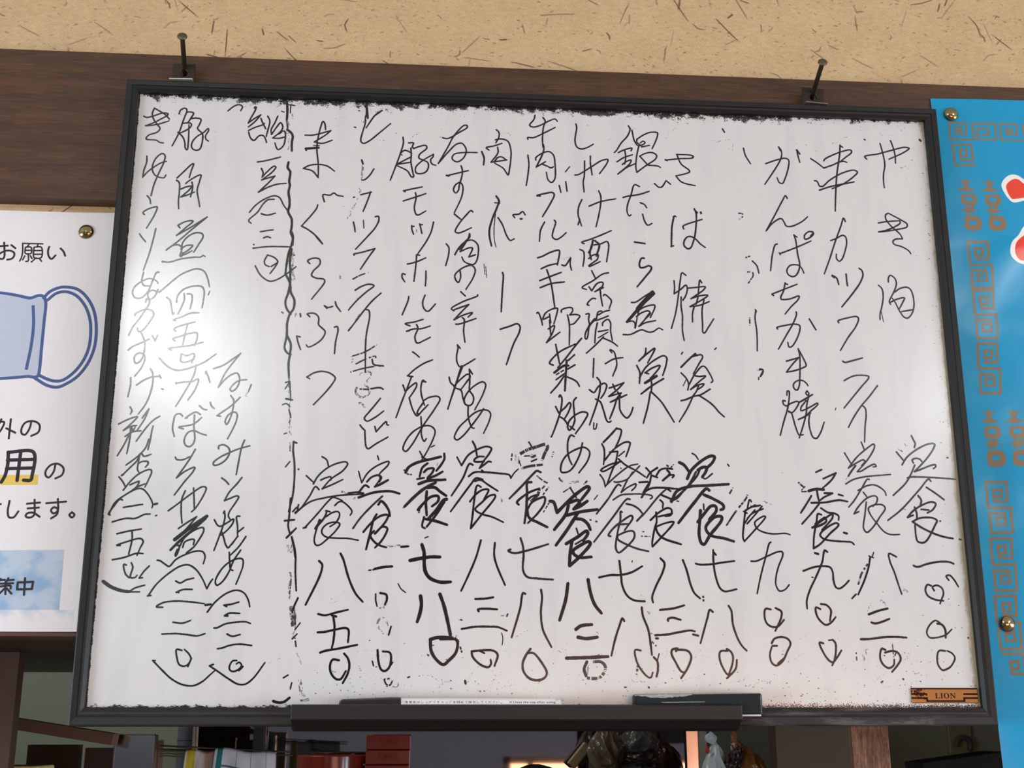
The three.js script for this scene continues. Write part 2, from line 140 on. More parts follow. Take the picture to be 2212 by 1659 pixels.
  'd2:-1278 -1 -1289 -32 -1276 -57 -1246 -69;d1:-1262 -16 -1193 -18;w1.1:-1184 -13 -1122 -4 -1100 -15',
  'd2:-1268 -119 -1250 -116 -1219 -146;-1117 -79 -1154 -129 -1189 -174 -1223 -224 -1205 -242 -1152 -216 -1093 -169',
  '-1251 -270 -1239 -286 -1217 -307;-1217 -307 -1212 -377 -1205 -420 -1193 -435 -1140 -400 -1059 -351;-1150 -278 -1140 -315;-1140 -315 -1108 -277 -1073 -243 -1070 -264 -1058 -267',
  '-1498 -494 -1467 -515 -1451 -563;-1598 -626 -1549 -670;-1549 -682 -1521 -630 -1465 -575 -1402 -541 -1337 -528 -1325 -540 -1353 -586 -1433 -647 -1489 -714;-1500 -654 -1468 -639 -1434 -632 -1433 -653;-1489 -714 -1420 -683 -1354 -649;-1509 -720 -1533 -699 -1569 -763 -1618 -840;-1618 -840 -1645 -864 -1662 -876;-1652 -841 -1677 -871;-1641 -823 -1646 -858',
  '-1659 -882 -1601 -828 -1555 -798 -1475 -776 -1370 -757 -1216 -746;-1594 -979 -1511 -880 -1450 -803 -1417 -772 -1393 -775 -1352 -792;-1400 -826 -1380 -805 -1357 -798 -1309 -831 -1285 -866 -1296 -890;-1603 -979 -1583 -975;-1460 -862 -1430 -868;w1.2:-1451 -862 -1464 -903 -1524 -984;-1458 -903 -1413 -873 -1378 -867 -1366 -885 -1387 -938 -1427 -968;-1498 -922 -1480 -933;-1501 -927 -1527 -1063 -1514 -1092 -1491 -1091 -1441 -1050 -1385 -991 -1363 -949 -1387 -938 -1445 -950 -1478 -986 -1477 -1015 -1447 -1038 -1383 -1044 -1302 -1046 -1238 -1057;w2:-1525 -981 -1492 -927',
  'w1.8:-1126 -482 -1117 -510;w1.6:-1250 -590 -1240 -626 -1227 -668;-1227 -668 -1188 -601 -1124 -549 -1048 -521 -1054 -545 -1111 -612 -1104 -636 -1132 -685;w1.2:-1192 -662 -1163 -631 -1117 -616 -1096 -630 -1109 -661;w1.5:-1138 -694 -1103 -678 -1051 -648;w1.3:-1179 -698 -1203 -686 -1248 -740;w1.2:-1312 -741 -1254 -734 -1213 -740;d2:-1360 -730 -1318 -747;w1.5:-1244 -770 -1207 -755 -1137 -733 -1031 -725 -972 -740;d2:-1265 -770 -1276 -785',
  'g62w1.2:-1086 -759 -1158 -829 -1231 -912 -1275 -978;w1.5:-1111 -816 -1094 -792 -1070 -810 -1040 -857 -1033 -892;w1.4:-1121 -882 -1140 -917 -1158 -1000 -1184 -1117;w1.3:-1205 -1001 -1177 -965 -1132 -917 -1080 -887 -1045 -887 -1055 -922 -1101 -982 -1129 -1012;w1.3:-1129 -1012 -1078 -964 -1048 -975 -1059 -1017 -1092 -1070 -1126 -1105;w1.3:-1135 -994 -1158 -1024 -1127 -1070 -1086 -1093 -1051 -1102;d2:-1045 -1096 -958 -1089;w1.3:-952 -1098 -905 -1094',
  '-937 85 -900 79;-907 82 -935 0 -969 -95 -1008 -214;-966 18 -956 -7 -950 -26 -917 6 -875 36 -872 14 -898 -37 -921 -72;-921 -72 -908 -119 -889 -168 -865 -199 -829 -161 -791 -119;-821 52 -830 55 -842 8 -838 -48 -825 -92 -815 -123;-809 43 -827 46;-825 -92 -783 -66 -723 -59 -710 -77 -745 -147 -821 -266 -896 -402 -937 -449 -955 -434 -933 -366 -881 -304 -815 -269 -767 -271 -740 -302 -754 -363 -794 -450 -829 -511;-824 -104 -859 -161 -865 -186 -847 -180;-838 -204 -833 -278 -832 -334 -813 -377 -799 -358;w1.4:-765 -416 -741 -403',
  'w1.8:-842 -447 -820 -487;-826 -487 -799 -499;w1.7:-934 -595 -917 -561 -876 -533 -823 -514 -758 -498 -698 -482;w2d1:-946 -574 -922 -604 -892 -609;w1.4:-675 -460 -674 -497 -697 -540 -727 -580;g80w2d3:-716 -522 -727 -558;w1.4:-787 -529 -822 -560 -839 -621;w1.4:-810 -590 -786 -568 -745 -565 -756 -595 -785 -626;w1.5:-785 -635 -726 -610 -685 -585;w1.2:-856 -639 -809 -629;w1.8:-844 -672 -785 -650 -666 -640;g55w1.9:-731 -661 -807 -704 -871 -759 -935 -826;w1.8:-784 -698 -737 -694 -701 -721 -659 -750;d2:-946 -838 -932 -820',
  'w1.6:-789 -722 -794 -800 -787 -883;w1.6:-846 -848 -806 -800 -759 -758 -712 -754 -712 -787 -752 -823;w1.3d1:-835 -825 -840 -872;g50w2:-656 -774 -676 -781 -722 -847 -780 -913;w1.4:-670 -793 -722 -877 -785 -961;w1.3:-804 -896 -815 -961 -797 -972;w1.7:-792 -910 -733 -921 -650 -947;w1.4:-796 -1037 -775 -1028',
  '-649 81 -639 44 -615 19;-565 165 -597 51 -626 -44 -655 -148;-615 16 -567 70 -518 106 -503 91 -530 46 -566 -5;-509 141 -488 107;-602 3 -566 -12 -553 -62 -541 -105',
  '-588 -483 -557 -541;w1.2:-480 -536 -501 -527 -547 -628 -623 -750',
  'w1.2:-1672 -403 -1693 -394;w1.2:-1693 -394 -1693 -458 -1681 -537 -1676 -645 -1682 -764 -1703 -870;w1.2:-1652 -583 -1652 -584',
  'w1.3:-1490 -1196 -1469 -1219 -1470 -1254 -1488 -1312 -1566 -1484;w1.3:-1351 -1146 -1332 -1183 -1293 -1304 -1244 -1407 -1196 -1461',
  'd1:-1165 -1256 -1119 -1248;w1.5:-1122 -1245 -1065 -1233 -1010 -1228',
  'w1.4:-967 -1342 -946 -1376 -916 -1399',
  'w2.1:-815 -1082 -800 -1132 -798 -1202 -789 -1260 -762 -1300 -715 -1323 -674 -1330 -622 -1327;w2.1:-892 -1188 -822 -1173 -753 -1163 -694 -1163',
  'w1.1:-1672 -1047 -1647 -1146 -1641 -1273 -1630 -1393;g62w.8d1:-1673 -1267 -1667 -1330 -1672 -1416;w1.1:-1617 -1439 -1640 -1495 -1650 -1530;g50w3d2:-1651 -1490 -1637 -1614',
  'w1.2:-1482 -1542 -1439 -1550 -1371 -1533 -1289 -1513;w1.3:-1393 -1550 -1364 -1558;w1.3:-1384 -1553 -1373 -1621 -1376 -1710 -1385 -1758;w1.3:-1480 -1659 -1440 -1657 -1373 -1643 -1299 -1631 -1282 -1643 -1282 -1721;w1.3:-1460 -1789 -1430 -1778 -1334 -1761 -1222 -1738;w1.3:-1337 -1836 -1377 -1833 -1392 -1867 -1385 -1916 -1350 -1955 -1322 -1955 -1290 -1905;w1.3:-1305 -1794 -1281 -1822 -1268 -1866 -1278 -1922 -1307 -1980',
  'w.9:-1112 -1409 -1111 -1449 -1101 -1489;w1.3:-1083 -1403 -1043 -1414 -1039 -1448 -1050 -1477;d2:-1080 -1505 -1078 -1494;d2:-1058 -1500 -1041 -1471;d3:-1079 -1562 -1095 -1602 -1082 -1636 -1047 -1664 -1019 -1658 -1020 -1619 -1044 -1579 -1067 -1562;w1:-1006 -1619 -1021 -1675;w1.3:-1090 -1771 -1082 -1843 -1064 -1893 -1041 -1904 -1013 -1882 -1001 -1821 -1010 -1787 -1056 -1779;-991 -1849 -1024 -1899;w.8:-1122 -1841 -1113 -1871',
  'd1:-1043 -1954 -1028 -1987 -1005 -1993 -989 -1965;d1:-1040 -1954 -1006 -1951;w1.4d2:-988 -2004 -954 -1998 -951 -1976;w1.6:-890 -1943 -879 -1940',
  'g45w2.1:-818 -1421 -811 -1475 -821 -1538 -837 -1589;g45w2.1:-691 -1408 -666 -1474 -642 -1565 -618 -1673',
  'g45w2:-749 -1702 -709 -1690 -606 -1690;g45:-686 -1702 -594 -1701;g45w1.8:-749 -1702 -742 -1775 -707 -1831 -661 -1862 -627 -1836 -582 -1786 -571 -1718 -589 -1696;g45d1:-554 -1746 -542 -1785;g45d2:-583 -1667 -565 -1718;g45w1.6:-553 -1573 -544 -1576;g45w1.5:-765 -1798 -759 -1806',
  'g50w3d2:-1657 -1492 -1637 -1622;w1.5:-1595 -1599 -1627 -1644;w1.5:-1612 -1670 -1642 -1703;g50w2d1:-1625 -1695 -1614 -1756;g90w1.5d3:-1609 -1790 -1575 -1862;w1.5:-1639 -2010 -1632 -1978;g70w2d3:-1583 -1944 -1567 -2054;g50w4d2:-1559 -2049 -1547 -2065;g50w3d2:-1573 -2092 -1518 -2081',
  '-509 142 -506 47 -507 -10 -483 -47 -478 -72 -488 -107 -509 -120 -534 -111 -543 -80 -522 -29 -474 22 -416 52 -396 36 -413 -33 -470 -150;-515 -123 -515 -192 -499 -254 -484 -278 -472 -278;-409 -140 -436 -184 -490 -260 -550 -335 -591 -363 -607 -348 -580 -280 -527 -223 -473 -172 -418 -149 -379 -152 -361 -173 -370 -226 -408 -314',
  'w1.2:-483 -371 -465 -407 -452 -474;w1.2:-557 -540 -512 -469 -459 -432 -387 -406 -354 -418 -369 -455 -404 -504 -434 -557;w1.2:-404 -510 -440 -514 -470 -511 -470 -499 -440 -477 -404 -477;w1.2:-434 -557 -398 -529 -374 -510 -356 -513;w1.2:-508 -615 -470 -587 -410 -584 -308 -591 -230 -602 -221 -623;w1.6:-221 -623 -197 -586 -170 -559;w1.2:-419 -572 -410 -580',
  'w1.2:-413 -635 -457 -627 -493 -670 -546 -743 -627 -857;w1.2:-466 -648 -427 -638 -380 -668 -311 -712;w1.2:-424 -687 -448 -676 -468 -772 -479 -880 -491 -969;w1.2:-491 -969 -426 -885 -326 -752 -329 -740 -367 -747 -415 -790 -462 -838 -456 -850 -414 -873 -349 -890 -272 -925;w1.2:-498 -788 -457 -736 -409 -705 -373 -705 -403 -771;w.7d2:-287 -755 -278 -797',
  'w1.2:-422 -1048 -454 -1163 -505 -1286 -551 -1385;w1.2:-328 -1065 -333 -1145 -318 -1209 -260 -1345;w1.3:-457 -1438 -393 -1435 -338 -1426;w1.3:-434 -1518 -440 -1507 -405 -1501 -312 -1504;w1.2:-545 -1633 -450 -1618 -364 -1617 -306 -1620 -248 -1643;-395 -1788 -426 -1774;w1.3:-478 -1777 -426 -1771 -334 -1773 -308 -1798 -328 -1869;w1.3:-478 -1777 -472 -1810 -420 -1861 -368 -1877 -351 -1855 -354 -1830;w.5:-282 -1657 -274 -1691 -279 -1736;w1.5d2:-288 -1546 -265 -1546;d1:-239 -1526 -254 -1563;w1.3:-519 -1964 -516 -1981',
  '-327 1977 -308 1957 -309 1914 -330 1871;-333 1895 -295 1904 -243 1888 -220 1818 -220 1748 -230 1664 -240 1618 -249 1628 -275 1669 -339 1709;-381 1812 -401 1829 -346 1845 -285 1869;-317 1836 -314 1794 -365 1715;-365 1715 -249 1737;-339 1723 -314 1755 -288 1760 -256 1740;w1.2:-433 1797 -416 1748 -419 1692',
  'w1.3:-326 1449 -306 1412 -319 1363 -357 1260 -375 1178 -372 1124 -359 1063;w1.6:-338 1397 -300 1395;w.6:-332 1315 -341 1192 -337 1098 -326 1054;-313 1282 -281 1228 -249 1141 -224 1108 -195 1122;-192 1285 -205 1306 -160 1314 -135 1335 -116 1308;w1.3:-151 1277 -141 1277;w1.1:-280 863 -274 840 -280 741 -289 567;w1.1:-295 438 -230 461 -174 481 -156 462 -162 417 -199 338 -252 180;w.4:-412 923 -405 843;w.4:-399 903 -393 820',
  'g50w2:-97 -370 -67 -419;g50w2d1:-158 -454 -104 -423 -37 -400 18 -384 33 -399 11 -449 -7 -498;g50d1:-212 -452 -218 -501;g50w1.5d2:-188 -458 -188 -507;g50d2:-164 -464 -164 -525;g50w1.6:-128 -469 -92 -466;g50w3d1:-74 -450 -80 -475 -49 -462;g50w2:-80 -505 -44 -489;g50w1.4:-164 -507 -152 -537;g50w1.6d1:-152 -558 -104 -541 -2 -526;g50w2.2d1:62 -472 72 -435',
  'g62w1.4:-17 -579 -44 -570 -62 -585 -141 -671 -230 -763;g50d1:-44 -603 -8 -633 28 -654;g50w2d1:-9 -694 31 -648;g50w1.5:-81 -649 -108 -653 -111 -725 -117 -840 -129 -930;g50w1.4:-168 -804 -180 -790 -105 -725 -27 -691;g50w1.8d1:-27 -694 -39 -737 -87 -782;g50w1.3:-117 -780 -81 -749 -33 -733;g50w2d1:36 -681 -3 -736;g50w1.3:-111 -840 -81 -791 -21 -757 9 -751 8 -790 -40 -863 -106 -929;g50w1.7:-111 -840 -97 -893 -40 -923 25 -955',
  'g60w1.3:-156 -1031 -139 -1090 -136 -1143 -139 -1248 -113 -1289 -43 -1300 60 -1306;g60w1.3:-224 -1108 -239 -1117 -201 -1132 -118 -1116 30 -1070;g60w1.3:-125 -1402 -140 -1396 -160 -1497 -216 -1685;g60w1.3:-20 -1374 -14 -1421 -22 -1524 -10 -1633 45 -1746;g62w1.4:-92 -1759 -121 -1798 -144 -1854 -138 -1904 -98 -1949 -41 -1959 0 -1943 14 -1912 -23 -1842 -74 -1786 -109 -1786',
  '-41 2106 -48 2073 -81 2022 -55 2009 -2 2025 63 2063 109 2080 125 2062;18 2090 34 2062 20 2005 13 1912 16 1848;-94 1908 -97 1922 -55 1923 36 1970 108 2012',
  'w1.1:19 1870 23 1834 9 1784 -34 1688;-34 1688 34 1733;-95 1781 -88 1711 -95 1627 -108 1539;-37 1744 -37 1762 9 1799 61 1815 93 1788 104 1718 101 1599 78 1570 52 1590 40 1649;8 1714 47 1698 76 1685 92 1696',
  'w.8:179 1657 212 1700;133 1548 145 1492;181 1580 190 1504;w1.1:-6 1460 -32 1462 32 1482 84 1490 96 1474 70 1410 9 1299',
  '24 1258 -5 1196 -15 1107;94 1274 104 1261 84 1185 80 1144 106 1125 144 1146 180 1181',
  'w1.1:-28 981 3 992 67 1027 127 1043 130 1026 113 931;w1.1:-4 898 53 926 113 941;145 932 167 926 209 988;209 988 205 941 214 894',
  'w1.1:37 892 65 797 91 612;w1.1:-14 808 65 843 141 875;w1.1:-11 755 65 787 162 803',
  '-37 563 -28 570 -6 518 3 476;3 518 25 565 69 595 110 603 106 567 84 488;53 559 62 494;12 519 56 543;53 513 61 403;43 448 87 475 74 422 30 347;30 347 73 384 127 427;138 574 138 590 176 608 213 609 219 589 197 556;197 556 244 560 269 550 249 518 224 491 199 484;181 556 193 490 191 334',
  'w1.1:95 336 106 275 121 195;w1.1:75 184 50 196 59 216 122 281 234 342;w1.1:279 385 234 329 171 244 108 166;w1.8:227 264 183 218;w1.8:227 260 183 224;w1.4:171 220 163 105 156 0;w1.5:83 129 152 181 183 182;w1.1:229 189 176 156;w2:95 78 163 130;w1.1d1:89 110 151 149;w1.1:151 105 107 40 57 -18;w1.1:175 99 218 81 243 62 258 34',
  'w1.1:115 -45 122 -32 134 -54 127 -130 104 -212 67 -312 58 -331;w1.1:90 -115 111 -160;w1.1:111 -160 154 -123 188 -85 196 -97 178 -154 153 -198;w1.1:123 -189 147 -205 177 -248;w1.1:235 -49 217 -71 218 -141 223 -209;w1.1:223 -209 208 -253 183 -282 171 -254 184 -216 227 -172 283 -149 312 -161 288 -215 225 -306;w1.1:189 -254 219 -278',
  'w1.1:216 -325 195 -316 176 -347 169 -409 180 -483 198 -523;w1.1:273 -370 253 -451 204 -544 173 -572 125 -576 125 -521 162 -459 224 -418 285 -401 321 -431 307 -493 245 -580;g62w1.1d1:109 -600 112 -625 133 -643;g80w1.1d2:172 -651 244 -638;w2d1:277 -659 302 -634',
  'g50w1.6d1:135 -716 190 -679;g50w2:184 -685 225 -751;g50w2:44 -778 68 -783 92 -855;g50w2:92 -855 170 -776 231 -721 304 -674 316 -683 261 -763;g50w2:176 -788 230 -769 248 -778 206 -830;g50w2:206 -830 242 -814 300 -774;g50w1.6d1:-7 -865 38 -790;g50w2:170 -806 151 -867 72 -972;g50w2:151 -875 259 -847 368 -831;g50w2:235 -853 162 -968 83 -1076;g50w2:223 -896 264 -901 300 -931 317 -969;g50w2d1:312 -901 366 -915;g50w1.4d1:345 -765 373 -731',
  'g50w2:222 -961 233 -997;g50w2:152 -1066 227 -1021 293 -978 299 -996 268 -1044;g50w2:214 -1068 274 -1032;g50w2:191 -1051 178 -1128 171 -1213;g50w2:174 -1213 249 -1145 316 -1061 304 -1050 250 -1074 196 -1116 207 -1139 243 -1157 320 -1153',
  'g45w2:160 -1332 144 -1437 102 -1572;g45w2:296 -1305 310 -1389 338 -1470 381 -1525;g45w2:209 -1632 242 -1609 315 -1600;g45w2:223 -1683 275 -1691 351 -1682;g45w2:145 -1818 273 -1814 419 -1807;g45w1.7:279 -1841 260 -1887 271 -1931;g62w1.8d1:277 -1943 312 -1948 364 -1940 394 -1903 400 -1869 372 -1841 319 -1841;g45w2d2:290 -1864 277 -1926;g45w.7d2:346 -1643 358 -1660',
  '262 2046 268 2021 254 1907 269 1858 302 1845 347 1860 390 1887',
  '323 1750 318 1627 310 1585 315 1502;366 1790 365 1734 376 1640;250 1635 272 1638 364 1699 450 1758 495 1767 488 1738 431 1652',
  '298 1442 275 1390 268 1327 292 1236;267 1245 280 1287;349 1392 430 1429 547 1457;422 1516 437 1471 433 1402 415 1305 397 1232',
  '309 1099 290 1108 354 1134 451 1178 509 1207;276 1054 302 1041 307 991 297 926;379 1091 430 1102 475 1121 486 1101 469 965;w1.3:373 1128 359 1066 340 1032;w1.3:363 1087 349 1032 358 979;w1.3:386 1125 417 1095 396 1007;339 985 371 1013 409 1017 402 980;402 980 338 931;344 924 421 964',
  '359 895 384 839;480 881 438 870 368 818 288 763 319 750;338 771 357 741;357 741 399 799 437 807 436 780 379 735;379 735 442 767;417 766 422 700 433 628;384 682 365 685 333 658 323 635 336 632;441 707 448 717 485 688 497 669 480 612',
  '313 565 335 569 331 527 337 487;337 487 375 534;337 487 307 422 304 386 313 379 323 402 336 474 381 528;387 534 401 584 426 591;401 561 439 585 483 599;381 518 425 535 473 556;393 502 379 436 372 352;430 483 431 503 469 530 487 504 486 445 497 374;398 437 467 451;w1.6:467 435 397 391;435 399 371 332 311 276;435 389 497 361 533 333',
  '363 238 359 171 355 100;w1.8:477 302 492 283;483 306 507 290 519 245 524 194 494 113;443 202 506 238 569 249',
  'w1.1:328 10 359 -9 390 33 434 60 449 47 433 -10 407 -49;w1.1:382 100 403 72 402 14 382 -75 324 -242;w1.1:370 -56 401 -74 424 -137 447 -212 462 -221 475 -211;w1.1:467 25 514 42 571 66;w1.1:493 54 507 17;w1.1:571 66 526 17 463 -35;w1.1:463 -35 550 -8;w1.1:526 -2 543 -33 474 -76;w1.1:550 -8 512 -59;w1.1:474 -76 537 -46 590 -20;w1.1:518 -53 498 -116 466 -196;w1.1:537 -53 541 -135 577 -184 589 -187 614 -158 631 -111;w.8:355 -226 354 -270 366 -269 376 -232',
  'w1.3:419 -362 469 -311 513 -261;w1.1:513 -264 544 -272 543 -297 523 -354 498 -404;w1.1:407 -374 421 -405 423 -467 416 -519;w1.1:423 -491 492 -410 572 -359 603 -362 599 -390 573 -461;w1.1:461 -432 516 -425;w1.6:564 -424 521 -459;w1.1:516 -428 502 -496 470 -571 438 -656;w1.1:538 -496 453 -522 397 -559 409 -568 477 -534 532 -496;w1.1:520 -478 568 -520 646 -562 703 -601;w1.4:534 -542 537 -544',
  'g62:390 -590 414 -626 425 -675;g62:425 -669 512 -588 598 -526 654 -512;g62:666 -525 597 -599;g62w1:486 -638 504 -641 578 -619 616 -569;g62:578 -625 533 -711;g62:533 -711 582 -674 638 -651 631 -673 606 -698;g62w1.2:531 -665 516 -656 441 -760 361 -861;g62:477 -763 533 -729 605 -722 678 -721 745 -732 747 -744 732 -754',
  'g62w1.2:592 -758 574 -756 469 -887 340 -1052;g62w1.2:567 -789 615 -801 651 -824 680 -860;g62w1.2:680 -860 637 -906;g62w1.2:536 -847 527 -841 523 -898 502 -988 488 -1095 505 -1122 554 -1089 616 -1017 611 -978 569 -978 502 -1006;g62w1.2:502 -1006 501 -1030 572 -1071 643 -1097 709 -1111;g62w1.2:454 -1012 439 -1007 467 -965 516 -922 601 -870 608 -885 551 -970;g62w1.2:522 -931 576 -927',
  'w1.3:510 -1177 519 -1277 524 -1335 546 -1393 575 -1425 616 -1442 675 -1445;w1.3:371 -1289 448 -1273 519 -1271 591 -1253 664 -1212;w1.3:533 -1576 521 -1558 500 -1607 468 -1699 442 -1801;w1.3:653 -1485 658 -1537 693 -1635 712 -1795;w1.1:639 -1767 601 -1764 605 -1823 633 -1885 684 -1939 701 -1940 714 -1908;g62w2d1:711 -1704 743 -1738;g62w1.3d1:616 -1863 605 -1925;w1.3d1:593 -1179 602 -1182;w1.3d2:685 -1520 708 -1526',
  'w1:654 2046 666 2022 646 1964 598 1905 558 1839 544 1825;680 2011 697 1923 723 1888 756 1896 776 1915 760 1925 740 1910;717 1938 713 1916 736 1896;714 1938 764 1975 818 1999 871 1997 870 1972 852 1921 827 1867;748 1878 808 1893;729 1888 711 1809 701 1717 707 1672;707 1672 784 1734 851 1786 858 1815 826 1835 773 1826 733 1803;733 1803 790 1735;790 1733 868 1727 884 1717;574 1826 617 1849 676 1865 669 1843;623 1842 628 1792 620 1736;562 1751 615 1788 678 1812;601 1731 634 1757 667 1769 660 1744 566 1653;566 1653 633 1708 699 1742',
  '723 1560 688 1573 660 1492 631 1408 627 1359 642 1325 655 1333;w1.1:601 1469 627 1478 725 1498 794 1524;726 1432 755 1419 773 1392;740 1342 757 1281 776 1257 808 1272;w1.2:675 1123 752 1113;835 1588 869 1558 889 1562 923 1613;923 1613 955 1586',
  'w1.2:742 1000 723 999 706 955 712 928 740 929 773 943 792 934 791 917 745 855 685 780',
  '641 661 669 663 734 708 786 743;w2:804 733 713 641 605 514;w2.5:795 743 681 614;605 514 646 521 662 505 661 469 679 548;685 562 693 601 751 636 808 644 807 624 773 551;673 555 711 585 762 600 774 584 735 537 689 483;768 583 729 530;689 483 734 510 811 529;575 420 625 421 708 457 758 442 789 446 834 473 859 461',
  'w1.1:735 322 728 279 682 227;w1.1:682 227 740 280 798 323 794 307 744 215;w1.1:666 194 686 143 681 63;w1.1:682 105 731 183 802 242 859 269 880 257 875 205 848 124;w1.1:723 141 748 135;w1.1:723 141 774 177 831 197 824 178 760 100;w1.8:804 120 721 67;w1.1:760 106 768 62 763 4;w1.2:853 101 770 49 691 -13;w1.8:739 29 694 -10;w1.1:757 4 735 -104 700 -224;w1.1:763 4 829 -64 876 -139 917 -211',
  '923 1782 936 1774;923 1778 1028 1793 1127 1803 1134 1814 1115 1824 1010 1827;1010 1827 1040 1751 1097 1703 1100 1689 1070 1674 997 1654;997 1654 1034 1609 1086 1590 1138 1581',
  '966 1329 979 1336;w1.2:969 1325 953 1246 944 1095;941 1098 961 1102;w1.4:972 1336 988 1329;1040 1235 1034 1255 1054 1269 1179 1315;w1.1:1124 1396 1136 1362 1122 1196 1107 1141 1086 1092 1066 1082 1038 1105 1039 1139 1063 1174 1089 1178 1121 1162 1158 1122 1193 1096;1124 1389 1146 1366;w1.3d1:1169 1377 1175 1356',
  '954 834 956 781 951 734;951 734 1003 772 1039 803 1048 783 1040 736 1013 686;1042 877 1014 896 999 835 982 728 958 595 922 472;1001 712 998 642 1005 570 1001 458 1011 386;1013 689 1033 716;1054 780 1119 788 1180 793 1169 773 1071 700;1155 823 1143 843 1131 779 1126 732;1071 700 1129 722 1196 730 1180 713 1062 640;1062 640 1132 652 1204 682;1125 719 1107 658;1094 645 1079 591 1076 525;1166 693 1150 626 1148 507 1149 448 1159 445 1189 488 1230 552;d1:985 281 998 301;w1.6:1226 323 1239 336',
  'w1.2:981 188 1033 241 1086 291;1086 291 1098 275;1053 264 1130 282 1138 266 1114 223 1067 142;980 146 1016 105 1030 67 1022 22;1033 61 1073 132 1132 198 1151 195 1175 160 1203 90 1190 80;1067 129 1110 123 1154 127 1109 88 1041 26;1041 26 1095 59 1139 69 1126 50 1087 24;1101 56 1081 11 1061 -15;w1.1:972 -56 1004 -48 1067 -21 1105 -14 1182 32;1061 -15 1014 -111 954 -207;w1.1:1098 -14 1165 -58 1201 -89 1237 -133 1273 -167;w.6d1:989 50 1015 99',
  'g45w1.9:1035 -431 1056 -443 1076 -473;g45w1.9:943 -497 973 -512 1011 -564;g45w1.9:994 -610 1021 -555 1104 -479 1167 -447 1191 -453 1177 -490 1139 -528;g45w1.9:1070 -548 1102 -529 1132 -528 1125 -559 1099 -596;g45w1.9:1099 -596 1117 -609 1171 -571;g45w1.4:1082 -547 1069 -578 998 -665',
  'w1.2:710 -538 745 -577;w1.2:789 -536 739 -571 713 -608;w1.2:745 -589 787 -604;w1.2:781 -589 807 -552 850 -539 893 -544;w1.6d1:874 -544 909 -504;w1.2:857 -520 863 -523;w1.4:856 -551 873 -575 823 -625;w1.2:823 -625 873 -587 903 -587 891 -603;w1.2:745 -589 731 -645 718 -675;w1.2:661 -640 719 -634;w1.8:1281 -504 1290 -517',
  'w1.3:731 -639 686 -710;w1.3:686 -710 736 -682 797 -675 930 -682;g62w1.3:673 -744 698 -707;w1.3:661 -640 719 -636',
  'g55w1.4:1057 -561 998 -660 878 -771;g55w1.8:878 -771 918 -698 998 -666 1133 -655 1281 -644;g55w1.3:873 -765 916 -747 967 -691',
  'w1.1:857 -686 875 -698;g62w1.1:845 -684 795 -730 679 -865 635 -904;w1.3:807 -724 879 -753;w1.4:915 -765 930 -768;w1.1:800 -760 818 -778 816 -815;w1.2:729 -900 791 -845 853 -814 877 -826 872 -862 833 -872;w1.1:784 -875 882 -851;w1.2:770 -845 771 -912 757 -954 736 -1061 738 -1079;w1.2:738 -1079 797 -1019 885 -922 889 -910 837 -917 770 -942;w1.4:764 -948 775 -983 809 -1019 934 -1062;w1.4d1:662 -1009 726 -1011;w1.4:675 -979 681 -979',
  'g50w1.9:1144 -689 1126 -677 1036 -775 922 -916;g50w1.9:1106 -720 1172 -749 1237 -791 1236 -815 1217 -822;g50w1.9:1100 -784 1101 -823;g50w1.9:1055 -908 1100 -853 1151 -798 1182 -798 1187 -828 1135 -889;g50w1.9:1077 -829 1068 -908 1061 -998 1074 -1052 1091 -1061 1136 -997 1220 -894 1221 -870 1179 -871 1122 -920 1108 -950 1125 -986 1160 -1006 1227 -1017 1298 -1038',
  'w1.2d1:1409 -716 1399 -740 1327 -826 1252 -930;1434 -764 1423 -749 1401 -819;d1:1427 -795 1464 -785;w1.2:1388 -826 1432 -801 1494 -788;1376 -832 1400 -844;1512 -812 1430 -849 1377 -917;w1.2:1388 -826 1374 -917 1363 -1013 1371 -1037;w1.6:1456 -819 1398 -880;1371 -1037 1442 -964 1527 -866 1515 -863 1451 -904 1450 -922 1467 -952 1515 -975 1575 -984 1661 -980 1691 -988;1396 -916 1448 -861 1506 -794;d2:1521 -757 1574 -787;d1:1284 -711 1310 -668',
  '1554 -1041 1544 -1047 1518 -1125 1474 -1262 1440 -1389;1410 -1171 1443 -1171 1536 -1131 1599 -1106 1629 -1106 1631 -1130 1599 -1202 1577 -1273 1573 -1332 1595 -1370 1632 -1361 1664 -1328;1661 -1331 1658 -1334',
  'w1.2:1528 -1493 1492 -1490 1483 -1548 1498 -1589 1533 -1609 1569 -1606 1614 -1562;w1.2:1561 -1484 1599 -1507 1597 -1542 1570 -1600 1550 -1635;w1.2:1556 -1733 1526 -1733;w1.2:1521 -1716 1541 -1687 1589 -1675 1630 -1686 1649 -1715 1625 -1767 1585 -1836 1542 -1861 1514 -1842 1505 -1790 1520 -1739;w1.7:1605 -1807 1555 -1847',
  'w1.3:790 -1158 816 -1190 802 -1249 751 -1349 725 -1420 730 -1452;w1.3:942 -1168 964 -1230 990 -1336 1012 -1388 1049 -1423;w1.3:776 -1501 865 -1491 901 -1482 940 -1470;w1.3:827 -1572 827 -1561 857 -1552 913 -1566;w1.3:738 -1668 818 -1662 913 -1644 978 -1635 1005 -1641;w1.3:992 -1661 1027 -1669;w1.3:743 -1688 755 -1688;w1.3:873 -1770 885 -1753;w1.3:873 -1764 908 -1761 955 -1770 974 -1804 951 -1872 901 -1945;w1.3:879 -1753 850 -1759 843 -1787 870 -1844 903 -1900 926 -1909;w1.3:724 -1810 747 -1838 748 -1895 738 -1934;w.7:760 -1787 747 -1833',
